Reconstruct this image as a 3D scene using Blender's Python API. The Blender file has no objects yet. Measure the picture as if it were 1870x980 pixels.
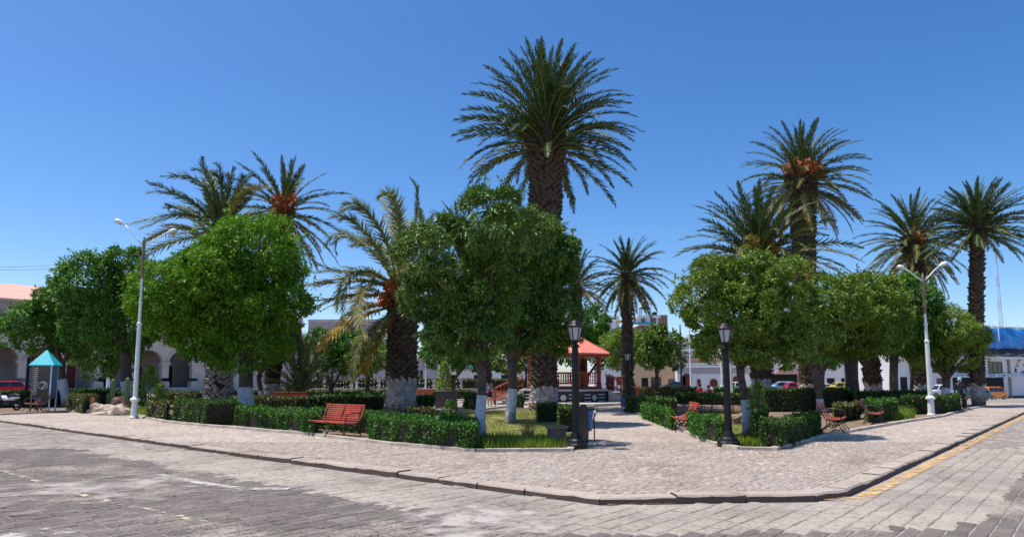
import bpy, bmesh, math, random
import numpy as np
from mathutils import Vector, Matrix
from mathutils import noise as mnoise
R = math.radians
random.seed(7); rng = np.random.default_rng(7)
S = bpy.context.scene
C = S.collection

# ------------------------------------------------------------------ camera
F, CX, HZ, H = 1265.0, 935.0, 690.0, 1.75       # focal length and horizon in photo pixels, eye height
TH = R(6.0)
PY = HZ - F*math.tan(TH)                        # principal point row
cam_d = bpy.data.cameras.new("camera"); cam = bpy.data.objects.new("camera", cam_d); C.objects.link(cam)
cam.location = (0, 0, H); cam.rotation_euler = (R(90)+TH, 0, 0)
cam_d.sensor_width = 36; cam_d.lens = 36*F/1870; cam_d.shift_y = (PY-490)/1870
cam_d.clip_start = .1; cam_d.clip_end = 3000
S.camera = cam

# ------------------------------------------------------------------ sky, sun, exposure
SUN_EL, SUN_AZ = R(70), (-1.0, 0.12)           # azimuth as a ground vector pointing at the sun
W = bpy.data.worlds.new("World"); S.world = W; W.use_nodes = True
nt = W.node_tree
bg = nt.nodes['Background']; bg.inputs[1].default_value = 0.15
sky = nt.nodes.new('ShaderNodeTexSky'); sky.sky_type = 'NISHITA'; sky.sun_disc = False
sky.sun_elevation = SUN_EL
sky.sun_rotation = math.atan2(SUN_AZ[0], SUN_AZ[1])
sky.altitude = 2300; sky.air_density = 1.0; sky.dust_density = 5.5; sky.ozone_density = 1.6
hs = nt.nodes.new('ShaderNodeHueSaturation'); hs.inputs['Saturation'].default_value = 1.34; hs.inputs['Hue'].default_value = .503
nt.links.new(sky.outputs[0], hs.inputs['Color']); nt.links.new(hs.outputs[0], bg.inputs[0])
sl = bpy.data.lights.new("sun", 'SUN'); so = bpy.data.objects.new("sun", sl); C.objects.link(so)
sl.energy = 4.5; sl.angle = R(.53); sl.color = (1, .935, .85)
hx = Vector((SUN_AZ[0], SUN_AZ[1], 0)).normalized()
sd = Vector((hx.x*math.cos(SUN_EL), hx.y*math.cos(SUN_EL), math.sin(SUN_EL)))
so.rotation_euler = sd.to_track_quat('Z', 'Y').to_euler(); so.location = (0, 0, 60)
S.view_settings.view_transform = 'Standard'; S.view_settings.look = 'None'
S.view_settings.exposure = 0.30; S.view_settings.gamma = 1
S.cycles.max_bounces = 5; S.cycles.diffuse_bounces = 3; S.cycles.transparent_max_bounces = 6
S.cycles.use_denoising = True

# ------------------------------------------------------------------ placing
def ray(px, py):
    u = (px-CX)/F; v = (PY-py)/F
    return Vector((u, math.cos(TH)-v*math.sin(TH), math.sin(TH)+v*math.cos(TH)))
def G(px, py, z=0.0):
    d = ray(px, py); t = (z-H)/d.z
    return Vector((d.x*t, d.y*t, z))
def P(px, py, Y):
    d = ray(px, py); t = Y/d.y
    return Vector((d.x*t, Y, H+d.z*t))
def ppm(Y): return F/Y
DA = Vector((-.761, .649, 0)).normalized()      # along the left kerb, away from the corner
DB = Vector((.646, .763, 0)).normalized()       # along the right kerb, away from the corner
def smooth(x): x = max(0, min(1, x)); return x*x*(3-2*x)
def slope(x, y):                                # the ground falls away gently beyond the square, most on the right
    r = x/max(y, 1)
    s = .006*smooth((r+.15)/.3) + .016*smooth((r-.25)/.35)
    return -s*max(0, min(y, 220)-50)
ROADZ = -.09

# ------------------------------------------------------------------ mesh helpers
class MB:
    def __init__(s): s.v=[]; s.f=[]; s.m=[]; s.M=Matrix(); s.mi=0
    def add(s, vs, fs, mi=None):
        o=len(s.v); M=s.M
        s.v += [tuple(M @ Vector(p)) for p in vs]
        s.f += [tuple(i+o for i in f) for f in fs]; s.m += [s.mi if mi is None else mi]*len(fs)
    def box(s, c, d, rz=0, mi=None, top=1.0):
        c=Vector(c); x,y,z=d[0]/2,d[1]/2,d[2]/2; ca,sa=math.cos(rz),math.sin(rz); vs=[]
        for sz in (-1,1):
            k = top if sz>0 else 1
            for sx,sy in ((-1,-1),(1,-1),(1,1),(-1,1)):
                px,py=sx*x*k,sy*y*k; vs.append((c.x+px*ca-py*sa, c.y+px*sa+py*ca, c.z+sz*z))
        s.add(vs, [(3,2,1,0),(4,5,6,7),(0,1,5,4),(1,2,6,5),(2,3,7,6),(3,0,4,7)], mi)
    def tube(s, pts, rs, n=8, mi=None, cap=True):
        pts=[Vector(p) for p in pts]; 
        if not hasattr(rs,'__len__'): rs=[rs]*len(pts)
        vs=[]; fs=[]; up=Vector((0.03,.05,1)).normalized(); prev=None
        for i,p in enumerate(pts):
            t=(pts[min(i+1,len(pts)-1)]-pts[max(i-1,0)]).normalized()
            if prev is None:
                a=t.cross(Vector((0,1,0))) if abs(t.z)>.8 else t.cross(up)
            else: a=prev-t*prev.dot(t)
            a.normalize(); prev=a; b=t.cross(a)
            for k in range(n):
                th=2*math.pi*k/n; q=p+(a*math.cos(th)+b*math.sin(th))*rs[i]; vs.append(q)
        for i in range(len(pts)-1):
            for k in range(n):
                fs.append((i*n+k, i*n+(k+1)%n, (i+1)*n+(k+1)%n, (i+1)*n+k))
        if cap: fs.append(tuple(range(n-1,-1,-1))); fs.append(tuple((len(pts)-1)*n+k for k in range(n)))
        s.add(vs, fs, mi)
    def lathe(s, prof, c=(0,0,0), n=16, mi=None, rot=0):
        vs=[]; fs=[]
        for r,z in prof:
            for k in range(n):
                th=2*math.pi*k/n+rot; vs.append((c[0]+r*math.cos(th), c[1]+r*math.sin(th), c[2]+z))
        for i in range(len(prof)-1):
            for k in range(n): fs.append((i*n+k, i*n+(k+1)%n, (i+1)*n+(k+1)%n, (i+1)*n+k))
        fs.append(tuple(range(n-1,-1,-1))); fs.append(tuple((len(prof)-1)*n+k for k in range(n)))
        s.add(vs, fs, mi)
    def prism(s, poly, z0, z1, mi=None):
        n=len(poly)
        ar=sum(poly[i][0]*poly[(i+1)%n][1]-poly[(i+1)%n][0]*poly[i][1] for i in range(n))
        if ar<0: poly=poly[::-1]
        vs=[(p[0],p[1],z0) for p in poly]+[(p[0],p[1],z1) for p in poly]
        s.add(vs,[tuple(range(n-1,-1,-1)),tuple(range(n,2*n))]+[(i,(i+1)%n,n+(i+1)%n,n+i) for i in range(n)],mi)
    def extr(s, poly, y0, y1, mi=None):       # polygon in xz extruded along y
        n=len(poly); vs=[(p[0],y0,p[1]) for p in poly]+[(p[0],y1,p[1]) for p in poly]
        s.add(vs,[tuple(range(n)),tuple(range(2*n-1,n-1,-1))]+[(i,n+i,n+(i+1)%n,(i+1)%n) for i in range(n)],mi)
    def mesh(s, name, mats, smooth=False):
        me=bpy.data.meshes.new(name); me.from_pydata(s.v,[],s.f)
        for m in (mats if isinstance(mats,(list,tuple)) else [mats]): me.materials.append(m)
        if any(s.m): me.polygons.foreach_set('material_index', s.m)
        if smooth: me.shade_smooth()
        me.update(); return me
    def build(s, name, mats, parent=None, smooth=False, **kw):
        return obj(name, s.mesh(name, mats, smooth), parent, **kw)
def obj(name, me, parent=None, loc=None, rz=None, label=None, cat=None, group=None, kind=None):
    o=bpy.data.objects.new(name, me); C.objects.link(o)
    if parent: o.parent=parent
    if loc is not None: o.location=loc
    if rz is not None: o.rotation_euler=(0,0,rz)
    if label: o['label']=label
    if cat: o['category']=cat
    if group: o['group']=group
    if kind: o['kind']=kind
    return o
def thing(name, label, cat, loc=(0,0,0), rz=0, group=None):
    return obj(name, None, None, loc, rz, label, cat, group)
def copy_tree(o, parent=None, **props):
    c=o.copy(); C.objects.link(c); c.parent=parent
    for k,v in props.items(): c[k]=v
    for ch in o.children: copy_tree(ch, c)
    return c
def np_mesh(name, V, Fq, mats, mi=None, smooth=False):   # V (n,3), Fq (m,3 or 4)
    me=bpy.data.meshes.new(name); n,m,k=len(V),len(Fq),Fq.shape[1]
    me.vertices.add(n); me.vertices.foreach_set('co', np.asarray(V,np.float32).ravel())
    me.loops.add(m*k); me.loops.foreach_set('vertex_index', np.asarray(Fq,np.int32).ravel())
    me.polygons.add(m); me.polygons.foreach_set('loop_start', np.arange(0,m*k,k,dtype=np.int32))
    try: me.polygons.foreach_set('loop_total', np.full(m,k,np.int32))
    except Exception: pass
    for x in (mats if isinstance(mats,(list,tuple)) else [mats]): me.materials.append(x)
    if mi is not None: me.polygons.foreach_set('material_index', np.asarray(mi,np.int32))
    me.update(calc_edges=True)
    return me

# ------------------------------------------------------------------ materials
def newmat(name):
    m=bpy.data.materials.new(name); m.use_nodes=True; t=m.node_tree
    b=t.nodes['Principled BSDF']; return m,t,b
def N(t,typ,**kw):
    n=t.nodes.new(typ)
    for k,v in kw.items(): setattr(n,k,v)
    return n
def ramp(t, src, stops):
    r=N(t,'ShaderNodeValToRGB'); e=r.color_ramp.elements
    while len(e)>1: e.remove(e[-1])
    e[0].position=stops[0][0]; e[0].color=(*stops[0][1],1)
    for p,c in stops[1:]:
        x=e.new(p); x.color=(*c,1)
    t.links.new(src, r.inputs[0]); return r.outputs[0]
def plain(name, col, rough=.6, metal=0, var=.15, scale=6, bump=.15, bscale=40, spec=.4, rnd=0.0):
    m,t,b=newmat(name)
    co=N(t,'ShaderNodeTexCoord'); n=N(t,'ShaderNodeTexNoise'); n.inputs['Scale'].default_value=scale; n.inputs['Detail'].default_value=6
    t.links.new(co.outputs['Object'], n.inputs['Vector'])
    lo=tuple(c*(1-var) for c in col); hi=tuple(min(1,c*(1+var)) for c in col)
    out=ramp(t,n.outputs[0],[(.3,lo),(.7,hi)])
    if rnd:
        oi=N(t,'ShaderNodeObjectInfo'); hs=N(t,'ShaderNodeHueSaturation')
        mr=N(t,'ShaderNodeMapRange'); mr.inputs[3].default_value=1-rnd; mr.inputs[4].default_value=1+rnd
        t.links.new(oi.outputs['Random'], mr.inputs[0]); t.links.new(mr.outputs[0], hs.inputs['Value']); t.links.new(out, hs.inputs['Color']); out=hs.outputs[0]
    t.links.new(out,b.inputs['Base Color'])
    b.inputs['Roughness'].default_value=rough; b.inputs['Metallic'].default_value=metal; b.inputs['Specular IOR Level'].default_value=spec
    if bump:
        n2=N(t,'ShaderNodeTexNoise'); n2.inputs['Scale'].default_value=bscale; n2.inputs['Detail'].default_value=4
        t.links.new(co.outputs['Object'], n2.inputs['Vector'])
        bp=N(t,'ShaderNodeBump'); bp.inputs['Strength'].default_value=bump; bp.inputs['Distance'].default_value=.02
        t.links.new(n2.outputs[0],bp.inputs['Height']); t.links.new(bp.outputs[0],b.inputs['Normal'])
    return m
def leafmat(name, c1, c2, c3, trans=.25, rough=.5, spec=.35):
    m,t,b=newmat(name)
    g=N(t,'ShaderNodeNewGeometry'); col=ramp(t,g.outputs['Random Per Island'],[(0,c1),(.55,c2),(1,c3)])
    t.links.new(col,b.inputs['Base Color']); b.inputs['Roughness'].default_value=rough; b.inputs['Specular IOR Level'].default_value=spec
    tr=N(t,'ShaderNodeBsdfTranslucent'); mx=N(t,'ShaderNodeMixShader'); mx.inputs[0].default_value=trans
    hs=N(t,'ShaderNodeHueSaturation'); hs.inputs['Value'].default_value=1.5; hs.inputs['Saturation'].default_value=1.1
    t.links.new(col,hs.inputs['Color']); t.links.new(hs.outputs[0],tr.inputs[0])
    t.links.new(b.outputs[0],mx.inputs[1]); t.links.new(tr.outputs[0],mx.inputs[2])
    t.links.new(mx.outputs[0],t.nodes['Material Output'].inputs[0]); return m
def rgb(r,g,b):
    f=lambda c:(c/255/12.92 if c/255<=.04045 else ((c/255+.055)/1.055)**2.4)
    return (f(r),f(g),f(b))
def wpos(t):
    return N(t,'ShaderNodeNewGeometry').outputs['Position']
def stone_mat(name, cols, dust, dust_lo, dust_hi, rnd=.25, scale=.9, per_object=True, fine=45, bump=.5, side_shade=None):
    """stone with per-piece tone, pores, and dust patches laid down by a noise in the place"""
    m,t,b=newmat(name); L=t.links
    pos=wpos(t); n=N(t,'ShaderNodeTexNoise'); n.inputs['Scale'].default_value=scale; n.inputs['Detail'].default_value=7; n.inputs['Roughness'].default_value=.62
    L.new(pos,n.inputs['Vector'])
    nf=N(t,'ShaderNodeTexNoise'); nf.inputs['Scale'].default_value=fine; nf.inputs['Detail'].default_value=5
    L.new(pos,nf.inputs['Vector'])
    g=N(t,'ShaderNodeNewGeometry'); oi=N(t,'ShaderNodeObjectInfo')
    add=N(t,'ShaderNodeMath',operation='ADD'); L.new(g.outputs['Random Per Island'],add.inputs[0]); L.new(oi.outputs['Random'],add.inputs[1])
    fr=N(t,'ShaderNodeMath',operation='FRACT'); L.new(add.outputs[0],fr.inputs[0])
    base=ramp(t,fr.outputs[0],[(i/(len(cols)-1),c) for i,c in enumerate(cols)])
    mx=N(t,'ShaderNodeMix',data_type='RGBA'); mr=N(t,'ShaderNodeMapRange'); mr.inputs[1].default_value=dust_lo; mr.inputs[2].default_value=dust_hi
    mm=N(t,'ShaderNodeMath',operation='MULTIPLY_ADD'); mm.inputs[1].default_value=.35; mm.inputs[2].default_value=-.17
    L.new(nf.outputs[0],mm.inputs[0]); ad=N(t,'ShaderNodeMath',operation='ADD'); L.new(mm.outputs[0],ad.inputs[0]); L.new(n.outputs[0],ad.inputs[1])
    L.new(ad.outputs[0],mr.inputs[0]); L.new(mr.outputs[0],mx.inputs[0]); L.new(base,mx.inputs[6]); mx.inputs[7].default_value=(*dust,1)
    ov=N(t,'ShaderNodeMix',data_type='RGBA',blend_type='MULTIPLY'); ov.inputs[0].default_value=.8
    sp=ramp(t,nf.outputs[0],[(.25,(.62,.6,.58)),(.5,(1,1,1)),(.8,(1.0,1.0,1.0))])
    L.new(mx.outputs[2],ov.inputs[6]); L.new(sp,ov.inputs[7])
    big=N(t,'ShaderNodeTexNoise'); big.inputs['Scale'].default_value=.55; big.inputs['Detail'].default_value=9; big.inputs['Roughness'].default_value=.65; big.inputs['Distortion'].default_value=.6; L.new(pos,big.inputs['Vector'])
    bo=N(t,'ShaderNodeMix',data_type='RGBA',blend_type='MULTIPLY'); bo.inputs[0].default_value=1; L.new(ov.outputs[2],bo.inputs[6]); L.new(ramp(t,big.outputs[0],[(.30,(.72,.70,.68)),(.46,(.96,.95,.94)),(.6,(1,1,1)),(.74,(1.0,.97,.92))]),bo.inputs[7]); ov=bo
    if side_shade:  # upright faces darkened by normal: shade put into the stone colour
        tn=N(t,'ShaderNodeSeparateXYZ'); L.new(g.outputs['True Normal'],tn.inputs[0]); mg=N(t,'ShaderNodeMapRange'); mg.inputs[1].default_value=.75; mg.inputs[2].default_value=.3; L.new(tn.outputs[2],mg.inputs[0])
        gx=N(t,'ShaderNodeMix',data_type='RGBA'); L.new(mg.outputs[0],gx.inputs[0]); L.new(ov.outputs[2],gx.inputs[6]); gx.inputs[7].default_value=(*side_shade,1); L.new(gx.outputs[2],b.inputs['Base Color'])
    else: L.new(ov.outputs[2],b.inputs['Base Color'])
    b.inputs['Roughness'].default_value=.85; b.inputs['Specular IOR Level'].default_value=.25
    bp=N(t,'ShaderNodeBump'); bp.inputs['Strength'].default_value=bump; bp.inputs['Distance'].default_value=.012
    L.new(nf.outputs[0],bp.inputs['Height']); L.new(bp.outputs[0],b.inputs['Normal'])
    return m
def paver_mat(name, scale, c_lo, c_hi, c_gap, bumpd=.02, speck=True):
    """far paving, where single stones are below a few pixels"""
    m,t,b=newmat(name); L=t.links; pos=wpos(t)
    mp=N(t,'ShaderNodeMapping'); mp.inputs['Rotation'].default_value=(0,0,R(-50)); mp.inputs['Scale'].default_value=(1,1.6,1); L.new(pos,mp.inputs[0])
    v=N(t,'ShaderNodeTexVoronoi'); v.inputs['Scale'].default_value=scale; L.new(mp.outputs[0],v.inputs['Vector'])
    v2=N(t,'ShaderNodeTexVoronoi',feature='DISTANCE_TO_EDGE'); v2.inputs['Scale'].default_value=scale; L.new(mp.outputs[0],v2.inputs['Vector'])
    sx=N(t,'ShaderNodeSeparateColor'); L.new(v.outputs['Color'],sx.inputs[0])
    base=ramp(t,sx.outputs[0],[(0,c_lo),(.8,c_hi),(.93,tuple(min(1,x*1.45) for x in c_hi)),(1,tuple(min(1,x*1.6) for x in c_hi))])
    mx=N(t,'ShaderNodeMix',data_type='RGBA'); mr=N(t,'ShaderNodeMapRange'); mr.inputs[1].default_value=.0; mr.inputs[2].default_value=.07
    L.new(v2.outputs[0],mr.inputs[0]); L.new(mr.outputs[0],mx.inputs[0]); mx.inputs[6].default_value=(*c_gap,1); L.new(base,mx.inputs[7])
    n=N(t,'ShaderNodeTexNoise'); n.inputs['Scale'].default_value=.35; n.inputs['Detail'].default_value=8; L.new(pos,n.inputs['Vector'])
    ov=N(t,'ShaderNodeMix',data_type='RGBA',blend_type='MULTIPLY'); ov.inputs[0].default_value=1
    sp=ramp(t,n.outputs[0],[(.3,(.8,.79,.78)),(.55,(1,1,1)),(.75,(1.0,.98,.94))])
    L.new(mx.outputs[2],ov.inputs[6]); L.new(sp,ov.inputs[7]); L.new(ov.outputs[2],b.inputs['Base Color'])
    b.inputs['Roughness'].default_value=.9; b.inputs['Specular IOR Level'].default_value=.2
    bp=N(t,'ShaderNodeBump'); bp.inputs['Strength'].default_value=.8; bp.inputs['Distance'].default_value=bumpd
    L.new(v2.outputs[0],bp.inputs['Height']); L.new(bp.outputs[0],b.inputs['Normal'])
    return m

M={}
M['cobble']=stone_mat('road_cobble',[(.125,.11,.098),(.175,.152,.135),(.145,.127,.114),(.215,.186,.165)],(.36,.315,.265),.52,.66,scale=.45,fine=22)
M['slab']=stone_mat('road_slab',[(.26,.228,.196),(.32,.281,.243),(.285,.25,.218),(.35,.307,.268)],(.40,.350,.295),.42,.6,scale=.5,fine=14)
M['joint']=stone_mat('joint_sand',[(.34,.305,.27),(.38,.34,.30)],(.28,.25,.225),.45,.6,scale=1.5,fine=60)
M['kerb']=stone_mat('kerb_stone',[(.37,.315,.265),(.42,.358,.305),(.39,.333,.285),(.44,.378,.325)],(.43,.368,.315),.5,.66,scale=1.2,fine=12,side_shade=(.115,.083,.068))  # kerb fronts get a painted shade tone
M['pstone']=stone_mat('paving_cobble',[(.33,.278,.235),(.40,.338,.288),(.37,.313,.265),(.43,.363,.312),(.38,.323,.275),(.56,.49,.43)],(.40,.35,.305),.5,.62,scale=.6,fine=38,bump=.9)
M['pbase']=stone_mat('paving_mortar',[(.32,.275,.25),(.36,.31,.28)],(.40,.35,.31),.5,.6,scale=1,fine=50)
M['pave']=paver_mat('paving_far',9,(.34,.288,.245),(.44,.377,.325),(.27,.23,.195),.014)
M['road']=paver_mat('road_far',4.0,(.19,.167,.147),(.28,.246,.215),(.36,.315,.27),.01)
M['edging']=plain('pale_edging',(.46,.40,.335),.9,var=.25,scale=4)
M['soil']=plain('dry_soil',(.2,.14,.09),.95,var=.35,scale=3,bump=.6,bscale=18)
M['lawn']=plain('lawn_ground',(.19,.19,.055),.95,var=.35,scale=1.6,bump=.8,bscale=50)
M['blade']=leafmat('grass_blade',(.11,.19,.025),(.21,.26,.04),(.42,.36,.10),.3)
M['bladeg']=leafmat('green_grass_blade',(.10,.20,.02),(.18,.28,.03),(.34,.34,.06),.3)
M['black']=plain('black_paint',(.009,.009,.010),.42,0,spec=.3,bump=.05)
M['white']=plain('white_paint',(.78,.79,.78),.5,var=.06)
M['whiteold']=plain('old_white_pole_paint',(.74,.77,.74),.45,var=.1)
M['rust']=plain('rusty_pole_top',(.25,.17,.12),.7,var=.4,scale=12)
M['glass_lamp']=plain('lamp_glass',(.42,.44,.46),.15,var=.1,bump=0)
M['slat']=plain('red_bench_paint',(.42,.068,.036),.5,var=.38,scale=9,rnd=.12,bump=.1)
M['slatold']=plain('worn_bench_paint',(.36,.09,.06),.5,var=.3,scale=14,rnd=.15)
M['iron']=plain('dark_iron',(.03,.028,.027),.5,.3)
def muddy(m,z0=.05,z1=.5,col=(.20,.14,.10)):
    t=m.node_tree; b=t.nodes['Principled BSDF']; src=b.inputs['Base Color'].links[0].from_socket
    sx=N(t,'ShaderNodeSeparateXYZ'); t.links.new(wpos(t),sx.inputs[0]); n=N(t,'ShaderNodeTexNoise'); n.inputs['Scale'].default_value=5; n.inputs['Detail'].default_value=6; t.links.new(wpos(t),n.inputs['Vector'])
    a=N(t,'ShaderNodeMath',operation='MULTIPLY_ADD'); a.inputs[1].default_value=-1.1; a.inputs[2].default_value=.55; t.links.new(n.outputs[0],a.inputs[0]); s=N(t,'ShaderNodeMath',operation='ADD'); t.links.new(sx.outputs[2],s.inputs[0]); t.links.new(a.outputs[0],s.inputs[1])
    mr=N(t,'ShaderNodeMapRange'); mr.inputs[1].default_value=z1; mr.inputs[2].default_value=z0; t.links.new(s.outputs[0],mr.inputs[0])
    mx=N(t,'ShaderNodeMix',data_type='RGBA'); t.links.new(mr.outputs[0],mx.inputs[0]); t.links.new(src,mx.inputs[6]); mx.inputs[7].default_value=(*col,1); t.links.new(mx.outputs[2],b.inputs['Base Color']); return m
M['wash']=muddy(plain('whitewash',(.54,.54,.56),.85,var=.3,scale=7,bump=.5,bscale=25))
M['washp']=plain('whitewashed_palm_stub',(.50,.455,.42),.9,var=.42,scale=2.6,bump=.5); muddy(M['washp'],.1,.7)
M['bark']=plain('tree_bark',(.10,.075,.058),.9,var=.35,scale=9,bump=.8,bscale=18)
M['pbark']=plain('palm_trunk_bark',(.05,.03,.02),.95,var=.4,scale=7,bump=.6)
M['stub']=plain('palm_leaf_stub',(.10,.073,.052),.9,var=.45,scale=5,bump=.4)
M['stubg']=plain('grey_palm_leaf_stub',(.17,.14,.115),.9,var=.45,scale=5,bump=.4)
M['stubw']=plain('worn_whitewash_palm_stub',(.34,.31,.28),.9,var=.5,scale=3,bump=.5)
M['fruit']=plain('orange_palm_fruit',(.62,.13,.025),.5,var=.35,scale=9)
M['fstalk']=plain('orange_fruit_stalk',(.66,.24,.04),.6,var=.3,scale=5)
M['rachis']=plain('frond_rachis',(.22,.23,.07),.6,var=.2)
M['frond']=leafmat('palm_leaflets_green',(.026,.052,.016),(.046,.082,.022),(.095,.13,.04),.12,.5,.22)
M['frondo']=leafmat('palm_leaflets_olive',(.085,.10,.025),(.14,.14,.04),(.26,.215,.08),.2,.5,.2)
M['frondd']=leafmat('palm_leaflets_dry',(.20,.12,.04),(.34,.20,.06),(.44,.28,.12),.25,.6)
M['frondy']=leafmat('palm_leaflets_yellow',(.30,.20,.03),(.45,.30,.04),(.50,.28,.05),.3,.6)
M['frondp']=leafmat('palm_leaflets_pale',(.08,.11,.035),(.14,.17,.06),(.24,.26,.12),.2,.45)
M['leafA']=leafmat('ash_leaves_bright',(.06,.155,.012),(.12,.27,.018),(.23,.38,.045),.22,.5,.2)
M['leafB']=leafmat('leaves_mid_green',(.04,.125,.014),(.08,.21,.02),(.16,.32,.05),.14,.5,.28)
M['leafC']=leafmat('willow_leaves_dark',(.040,.095,.012),(.08,.17,.02),(.22,.31,.06),.12,.45,.32)
M['leafD']=leafmat('leaves_olive_green',(.085,.15,.018),(.145,.235,.028),(.26,.35,.06),.14,.5,.28)
M['leafE']=leafmat('pepper_tree_leaves',(.12,.20,.03),(.18,.27,.04),(.26,.34,.08),.3)
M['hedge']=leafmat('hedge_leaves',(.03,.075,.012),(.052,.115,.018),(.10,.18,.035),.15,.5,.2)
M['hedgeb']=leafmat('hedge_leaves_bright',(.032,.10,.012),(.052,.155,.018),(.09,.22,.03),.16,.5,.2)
M['hedgeo']=leafmat('hedge_leaves_olive',(.06,.08,.02),(.10,.12,.03),(.18,.19,.05),.18,.5)
M['twig']=plain('dark_twigs',(.03,.026,.015),.95,var=.4,scale=20)

# ================================================================== THE GROUND
def unit(v): return v/ (np.linalg.norm(v,axis=1,keepdims=True)+1e-9)
def leaf_quads(c, nrm, L, Wd, out=.5, droop=.2, rnd=1.0, jit=.3, upb=.55, nj=.5):
    n=len(c)
    d=unit(rng.normal(size=(n,3))*rnd + nrm*out*1.6 + np.array([0,0,-droop*1.6]))
    ref=unit(nrm*(1-upb)+np.array([0,0,upb*1.3])+rng.normal(size=(n,3))*nj)
    s=unit(np.cross(d, ref))
    l=(L*(1+rng.uniform(-jit,jit,n)))[:,None]; w=(Wd*(1+rng.uniform(-jit,jit,n)))[:,None]
    V=np.empty((n,4,3)); V[:,0]=c; V[:,1]=c+d*l*.45+s*w*.5; V[:,2]=c+d*l; V[:,3]=c+d*l*.45-s*w*.5
    return V.reshape(-1,3), np.arange(n*4).reshape(-1,4)
def pip(x,y,poly):
    c=False; n=len(poly); j=n-1
    for i in range(n):
        xi,yi=poly[i][0],poly[i][1]; xj,yj=poly[j][0],poly[j][1]
        if (yi>y)!=(yj>y) and x<(xj-xi)*(y-yi)/(yj-yi)+xi: c=not c
        j=i
    return c
def offs(pts,d):                 # shift an open polyline to its left by d
    out=[]; n=len(pts)
    for i in range(n):
        ds=[]
        if i>0: ds.append((pts[i]-pts[i-1]).normalized())
        if i<n-1: ds.append((pts[i+1]-pts[i]).normalized())
        nr=[Vector((-q.y,q.x,0)) for q in ds]; m=sum(nr,Vector()).normalized()
        out.append(pts[i]+m*(d/max(.3,m.dot(nr[0]))))
    return out
def segdist(x,y,pts):
    best=1e9
    for a,b in zip(pts[:-1],pts[1:]):
        dx,dy=b.x-a.x,b.y-a.y; t=((x-a.x)*dx+(y-a.y)*dy)/(dx*dx+dy*dy); t=max(0,min(1,t))
        best=min(best,math.hypot(x-a.x-dx*t,y-a.y-dy*t))
    return best
kpx=[(0,766),(470,830),(870,881),(1095,909),(1490,903),(1550,894),(1870,752)]
K=[G(*p) for p in kpx]
K=[K[0]+(K[0]-K[1]).normalized()*34]+K+[K[-1]+(K[-1]-K[-2]).normalized()*18]
Kin=offs(K,.36)                  # inner edge of the kerb stones
square=[(p.x,p.y) for p in Kin]
square_out=[(p.x,p.y) for p in K]

# one sheet of ground out to the horizon
def ground_sheet():
    xs=sorted(set([-900,-600,-400,-300,-220,-160]+list(np.arange(-120,121,6.0))+[160,220,300,400,600,900]))
    ys=sorted(set([-60,-20,0,4,8,12,16,18,19,20,24,30]+list(np.arange(36,150,6.0))+[160,180,220,300,450,700,1000,1500]))
    v=[];f=[]
    for y in ys:
        for x in xs:
            v.append((x,y,(ROADZ-.03 if 0<=y<=18 else (ROADZ-.006 if y>=19 else ROADZ-.01))+slope(x,y)))
    nx=len(xs)
    for j in range(len(ys)-1):
        for i in range(nx-1): f.append((j*nx+i,j*nx+i+1,(j+1)*nx+i+1,(j+1)*nx+i))
    me=bpy.data.meshes.new('ground'); me.from_pydata(v,[],f); me.materials.append(M['road'])
    return obj('ground',me,kind='structure')
ground_sheet()

# pavement of the square
mb=MB()
def sheet(mb,poly,z,mi=None): mb.add([(p[0],p[1],z) for p in poly],[tuple(range(len(poly)))],mi)
far_in=[(30,50),(0,50),(-40,50)]
pave_poly=square+far_in
mb.prism(pave_poly,-.15,-.012)
pavement=mb.build('pavement',[M['pave']],kind='structure')

# kerb stones, each its own piece
kerb=obj('kerb',None,kind='structure')
k_len=0
for si,(a,b) in enumerate(zip(K[:-1],K[1:])):
    L=(b-a).length; d=(b-a)/L; nrm=Vector((-d.y,d.x,0)); t=0; ang=math.atan2(d.y,d.x)
    while t<L-.02:
        l=min(random.uniform(.85,1.35),L-t)
        if L-t-l<.35: l=L-t
        c=a+d*(t+l/2)+nrm*.175
        mb=MB(); g=.012; rr=lambda s=.008: random.uniform(-s,s)
        hx_,hy,z1=l/2-g,.17,.012+rr(.014)
        far=math.hypot(c.x,c.y)>45
        nseg=1 if far else max(2,int(l/.22)); vs=[];fs=[]
        for i in range(nseg+1):
            x=-hx_+2*hx_*i/nseg; e=rr(.016) if 0<i<nseg else rr(.008); zz=z1+rr(.006)
            ch=.018+abs(rr(.018))
            vs+=[(x,-hy+e,-.17),(x,-hy+e*.6,zz-ch),(x,-hy+ch+e*.6,zz),(x,hy+rr(.01),zz+rr(.004)),(x,hy,-.17)]
        for i in range(nseg):
            for k in range(4): fs.append((i*5+k,(i+1)*5+k,(i+1)*5+k+1,i*5+k+1))
        fs+=[tuple(range(4,-1,-1)),tuple(nseg*5+k for k in range(5))]
        mb.add(vs,fs); o=mb.build('kerb_stone',M['kerb'],kerb,loc=c,rz=ang+rr(.008)); t+=l; k_len+=1

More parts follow.
